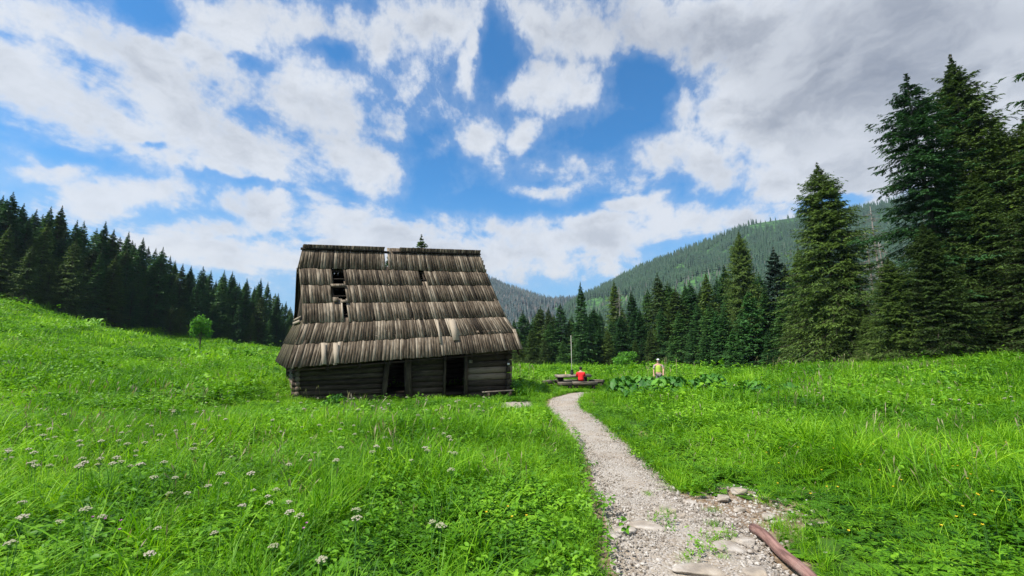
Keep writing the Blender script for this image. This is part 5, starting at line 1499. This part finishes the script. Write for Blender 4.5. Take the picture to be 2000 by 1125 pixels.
for sg, kn_, an in ((-1, (-.10, .16, .50), (-.10, .10, .20)), (1, (.10, .02, .49), (.10, -.20, .24))):
    i = len(Vt); Vt += [(sg * .09, .01, .84), kn_, an]; Et += [(0, i), (i, i + 1), (i + 1, i + 2)]; Rt += [.10, .08, .065]
link('trousers', skin_mesh('trousers', Vt, Et, Rt), flat_mat('grey_trousers', (.16, .15, .14), .8), hk)
for an in ((-.10, .10, .06), (.10, -.22, .09)):
    link('shoe', ellipsoid((an[0], an[1] + .05, an[2]), (.05, .14, .055), 12).mesh('shoe', True), flat_mat('boot_leather', (.08, .05, .035), .6), hk)
bp_ = pack('hiking_pack', 'dark backpack on the back of the hiker in the white cap', hx + math.sin(R(160)) * .0, hy, zg + .92, R(160), (.05, .06, .05), .95)
bp_.location = (hx + math.sin(R(160)) * .19, hy - math.cos(R(160)) * .19, zg + .93); bp_.rotation_euler = (0, 0, R(160))

# low rail at the meadow's far edge and pale stone in the grass
G = Geo(); a = P(1440, 727, 44.5); b = P(1545, 727, 41)
za, zb_ = hz(a[0], a[1]), hz(b[0], b[1])
G.tube([(a[0], a[1], za + .62), ((a[0] + b[0]) / 2, (a[1] + b[1]) / 2, (za + zb_) / 2 + .58), (b[0], b[1], zb_ + .62)], .06, 8, .3)
fallen = thing('rail_fence', 'low dark wooden rail along the meadow edge below the dark fir', 'fence', (0, 0, 0))
link('rail', G.mesh('rail', True), M_LOG, fallen)
for s in (.03, .5, .97):
    q = a * (1 - s) + b * s; G = Geo(); z_ = hz(q[0], q[1]); G.tube([(q[0], q[1], z_ - .1), (q[0], q[1], z_ + .66)], .06, 7, .3); link('post', G.mesh('post', True), M_LOG, fallen)
c = hit(1440, 775); 
tag(link('stone', rock_mesh(60, .16, .14, .42), M_ROCK, loc=(c[0], c[1], hz(*c) + .30)), 'upright pale stone standing in the grass gap right of the large leaved plants', 'stone')

# ------------------------------------------------------------------ mountains
def mountain(name, ridge, foot, rows=70, colsn=260, bump=10, seed=3, back=500):
    """ridge: list of (px,py,Y); foot: (Y, z)"""
    rp_ = np.array([P(*q) for q in ridge]); s = np.linspace(0, 1, colsn); k = np.linspace(0, 1, len(rp_))
    RX = np.stack([np.interp(s, k, rp_[:, i]) for i in range(3)], 1)
    for _ in range(6): RX[1:-1] = (RX[:-2] + RX[1:-1] * 2 + RX[2:]) / 4
    V = np.zeros((rows + 20, colsn, 3))
    for j in range(rows):
        t_ = j / (rows - 1)
        fx = RX[:, 0] * (foot[0] / RX[:, 1]) * 1.05; fy = np.full(colsn, foot[0])
        x_ = fx + (RX[:, 0] - fx) * t_; y_ = fy + (RX[:, 1] - fy) * t_; z_ = foot[1] + (RX[:, 2] - foot[1]) * (t_ ** 1.12)
        fade = min(1, (1 - t_) * 4) * min(1, t_ * 5)
        z_ = z_ + fade * bump * (vnoise(x_ / 90, y_ / 90, seed) + .5 * vnoise(x_ / 35, y_ / 35, seed + 1) - .2)
        V[j] = np.stack([x_, y_, z_], 1)
    for j in range(20):
        t_ = (j + 1) / 20; V[rows + j] = np.stack([RX[:, 0] * (1 + .2 * t_), RX[:, 1] + back * t_, RX[:, 2] * (1 - t_) ** 1.2 - 5 * t_], 1)
    n_ = rows + 20; ii = np.arange(n_ * colsn).reshape(n_, colsn)
    Q = np.stack([ii[:-1, :-1].ravel(), ii[:-1, 1:].ravel(), ii[1:, 1:].ravel(), ii[1:, :-1].ravel()], 1)
    return V, Q, rows
m, t, out = mat('mountain_ground')
n = t.noise(pos(t), .02, 6, .6); n2_ = t.noise(pos(t), .12, 5, .65)
col = t.mix(t.mr(n, .4, .6), (.030, .085, .022), (.06, .15, .035)); col = t.mix(t.mr(n2_, .42, .6), col, (.02, .05, .018))
principled(t, out, col, .95, n2_, .8, 2.0)
M_HILL = m
def forest_on(name, label, V, rows, n, seed, clear, hmin, hmax, mt, dead=False, keep=None):
    r = np.random.default_rng(seed); cn = V.shape[1]
    # sample uniform in area by (row, col) weighting with the spacing of the mesh
    j = r.uniform(0, rows - 1.01 + 2, n * 3); c = r.uniform(0, cn - 1.01, n * 3)
    j0 = j.astype(int); c0 = c.astype(int); fj = (j - j0)[:, None]; fc = (c - c0)[:, None]
    Pp = (V[j0, c0] * (1 - fj) + V[j0 + 1, c0] * fj) * (1 - fc) + (V[j0, c0 + 1] * (1 - fj) + V[j0 + 1, c0 + 1] * fj) * fc
    px = 1000 + FPX * Pp[:, 0] / (Pp[:, 1] * CA + (Pp[:, 2] - CAMZ) * SA); py = 562.5 - FPX * (-Pp[:, 1] * SA + (Pp[:, 2] - CAMZ) * CA) / (Pp[:, 1] * CA + (Pp[:, 2] - CAMZ) * SA)
    k = np.ones(len(Pp), bool)
    for (cx, cy, rx, ry, rot) in clear:      # clearings: where the mountain has meadow
        a = R(rot); u_ = (px - cx) * math.cos(a) + (py - cy) * math.sin(a); v_ = -(px - cx) * math.sin(a) + (py - cy) * math.cos(a)
        dd = (u_ / rx) ** 2 + (v_ / ry) ** 2 + .5 * vnoise(Pp[:, 0] / 25, Pp[:, 1] / 25, 8)
        k &= (dd > 1) | (r.uniform(0, 1, len(Pp)) < .06)
    if keep is not None: k &= keep(px, py, Pp, r)
    Pp = Pp[k][:n]; N_ = len(Pp)
    h = r.uniform(hmin, hmax, N_); w = h * r.uniform(.13, .2, N_) * (.35 if dead else 1); K = 5; L_ = 1 if dead else 4
    VV = []; TT = []; base = 0; rot = r.uniform(0, 6.28, N_)
    tn = r.uniform(0, 1, N_); per = L_ * (K + 1)
    A = np.zeros((N_, per, 3))
    for l in range(L_):
        zb_ = (.0 if l == 0 else .05) + l * .22; zt = zb_ + (.95 if dead else .36 + .0 * l); rr_ = (1 - l * .2)
        for q in range(K):
            th = rot + q * 2 * math.pi / K + l * .6; jr = r.uniform(.75, 1.25, N_)
            A[:, l * (K + 1) + q] = Pp + np.stack([np.cos(th) * w * rr_ * jr, np.sin(th) * w * rr_ * jr, h * (zb_ - .03)], 1)
        A[:, l * (K + 1) + K] = Pp + np.stack([0 * h, 0 * h, h * min(zt, 1.02)], 1)
    o_ = (np.arange(N_) * per)[:, None]
    T = np.concatenate([o_ + np.array([l * (K + 1) + q, l * (K + 1) + (q + 1) % K, l * (K + 1) + K]) for l in range(L_) for q in range(K)])
    o = link(name, np_mesh(name, A.reshape(-1, 3), T, {'tint': np.repeat(tn, per)}), mt)
    return tag(o, label, 'forest', kind='stuff')
M_BLUETREE = leaf_mat('bluish_far_conifers', (.026, .050, .050), (.038, .066, .062), (.060, .090, .078), .1, .012, use_patch=True)  # dead-spruce grey, with the blue of distance haze put into the colour
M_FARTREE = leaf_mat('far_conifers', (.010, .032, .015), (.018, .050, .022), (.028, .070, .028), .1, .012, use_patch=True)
m, t, out = mat('far_dead_trunks'); principled(t, out, t.mix(attr(t, 'tint'), (.07, .065, .06), (.17, .155, .145)), .9); M_FARDEAD = m
RR = [(1100, 600, 1000), (1145, 577, 950), (1200, 550, 920), (1250, 525, 900), (1330, 492, 880), (1400, 466, 860), (1470, 437, 850), (1560, 424, 840), (1640, 414, 830), (1700, 404, 830), (1800, 380, 820), (1950, 350, 800), (2200, 330, 780)]
V, Q, rows = mountain('hill', RR, (300, -3), bump=16)
tag(link('hill', np_mesh('hill', V.reshape(-1, 3), Q, smooth=True), M_HILL), kind='structure')
CL = [(1355, 556, 75, 12, -18), (1180, 598, 60, 16, -10), (1510, 438, 60, 9, -10), (1330, 520, 26, 5, -40), (1390, 490, 30, 5, -30), (1620, 430, 60, 8, 0), (1440, 480, 50, 6, -35)]
forest_on('forest', 'dense conifer forest covering the mountain on the right', V, rows, 26000, 4, CL, 8, 15, M_FARTREE)
forest_on('dead_forest', 'grey dead trees scattered through the forest of the right mountain', V, rows, 1300, 5, [], 8, 13, M_FARDEAD, True,
          lambda px, py, Pp, r: (vnoise(Pp[:, 0] / 70, Pp[:, 1] / 70, 12) > .15) | (np.abs(py - (620 - (px - 1150) * .33)) < 16))
RL = [(540, 640, 1300), (640, 600, 1250), (740, 550, 1200), (840, 515, 1180), (910, 522, 1150), (960, 548, 1120), (990, 563, 1110), (1020, 571, 1110), (1060, 585, 1120), (1110, 586, 1150), (1145, 583, 1180), (1230, 590, 1250)]
V, Q, rows = mountain('hill', RL, (420, -4), bump=14, seed=9)
tag(link('hill', np_mesh('hill', V.reshape(-1, 3), Q, smooth=True), M_HILL), kind='structure')
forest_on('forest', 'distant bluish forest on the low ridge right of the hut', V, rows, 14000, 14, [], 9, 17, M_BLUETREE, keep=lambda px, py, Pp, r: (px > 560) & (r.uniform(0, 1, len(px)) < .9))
forest_on('dead_forest', 'grey dead trees standing on the distant low ridge right of the hut', V, rows, 3500, 15, [], 11, 19, M_FARDEAD, True, lambda px, py, Pp, r: (px > 900))

# ------------------------------------------------------------------ haze
HAZE = 0.00012
if HAZE:
    m, t, out = mat('valley_haze')
    pv = t.node('ShaderNodeVolumePrincipled'); pv.inputs['Color'].default_value = (.62, .80, 1.0, 1); pv.inputs['Density'].default_value = HAZE; pv.inputs['Anisotropy'].default_value = .2
    t.l.new(pv.outputs[0], out.inputs['Volume'])
    x0, x1, y0, y1, z0, z1 = -1960, 1960, -1960, 1980, -30, 400
    V = [(x, y, z) for z in (z0, z1) for y in (y0, y1) for x in (x0, x1)]
    me = bpy.data.meshes.new('haze'); me.from_pydata(V, [], [(0, 2, 3, 1), (4, 5, 7, 6), (0, 1, 5, 4), (2, 6, 7, 3), (0, 4, 6, 2), (1, 3, 7, 5)])
    tag(link('haze', me, m), 'thin pale air between here and the mountains', 'haze', kind='stuff')
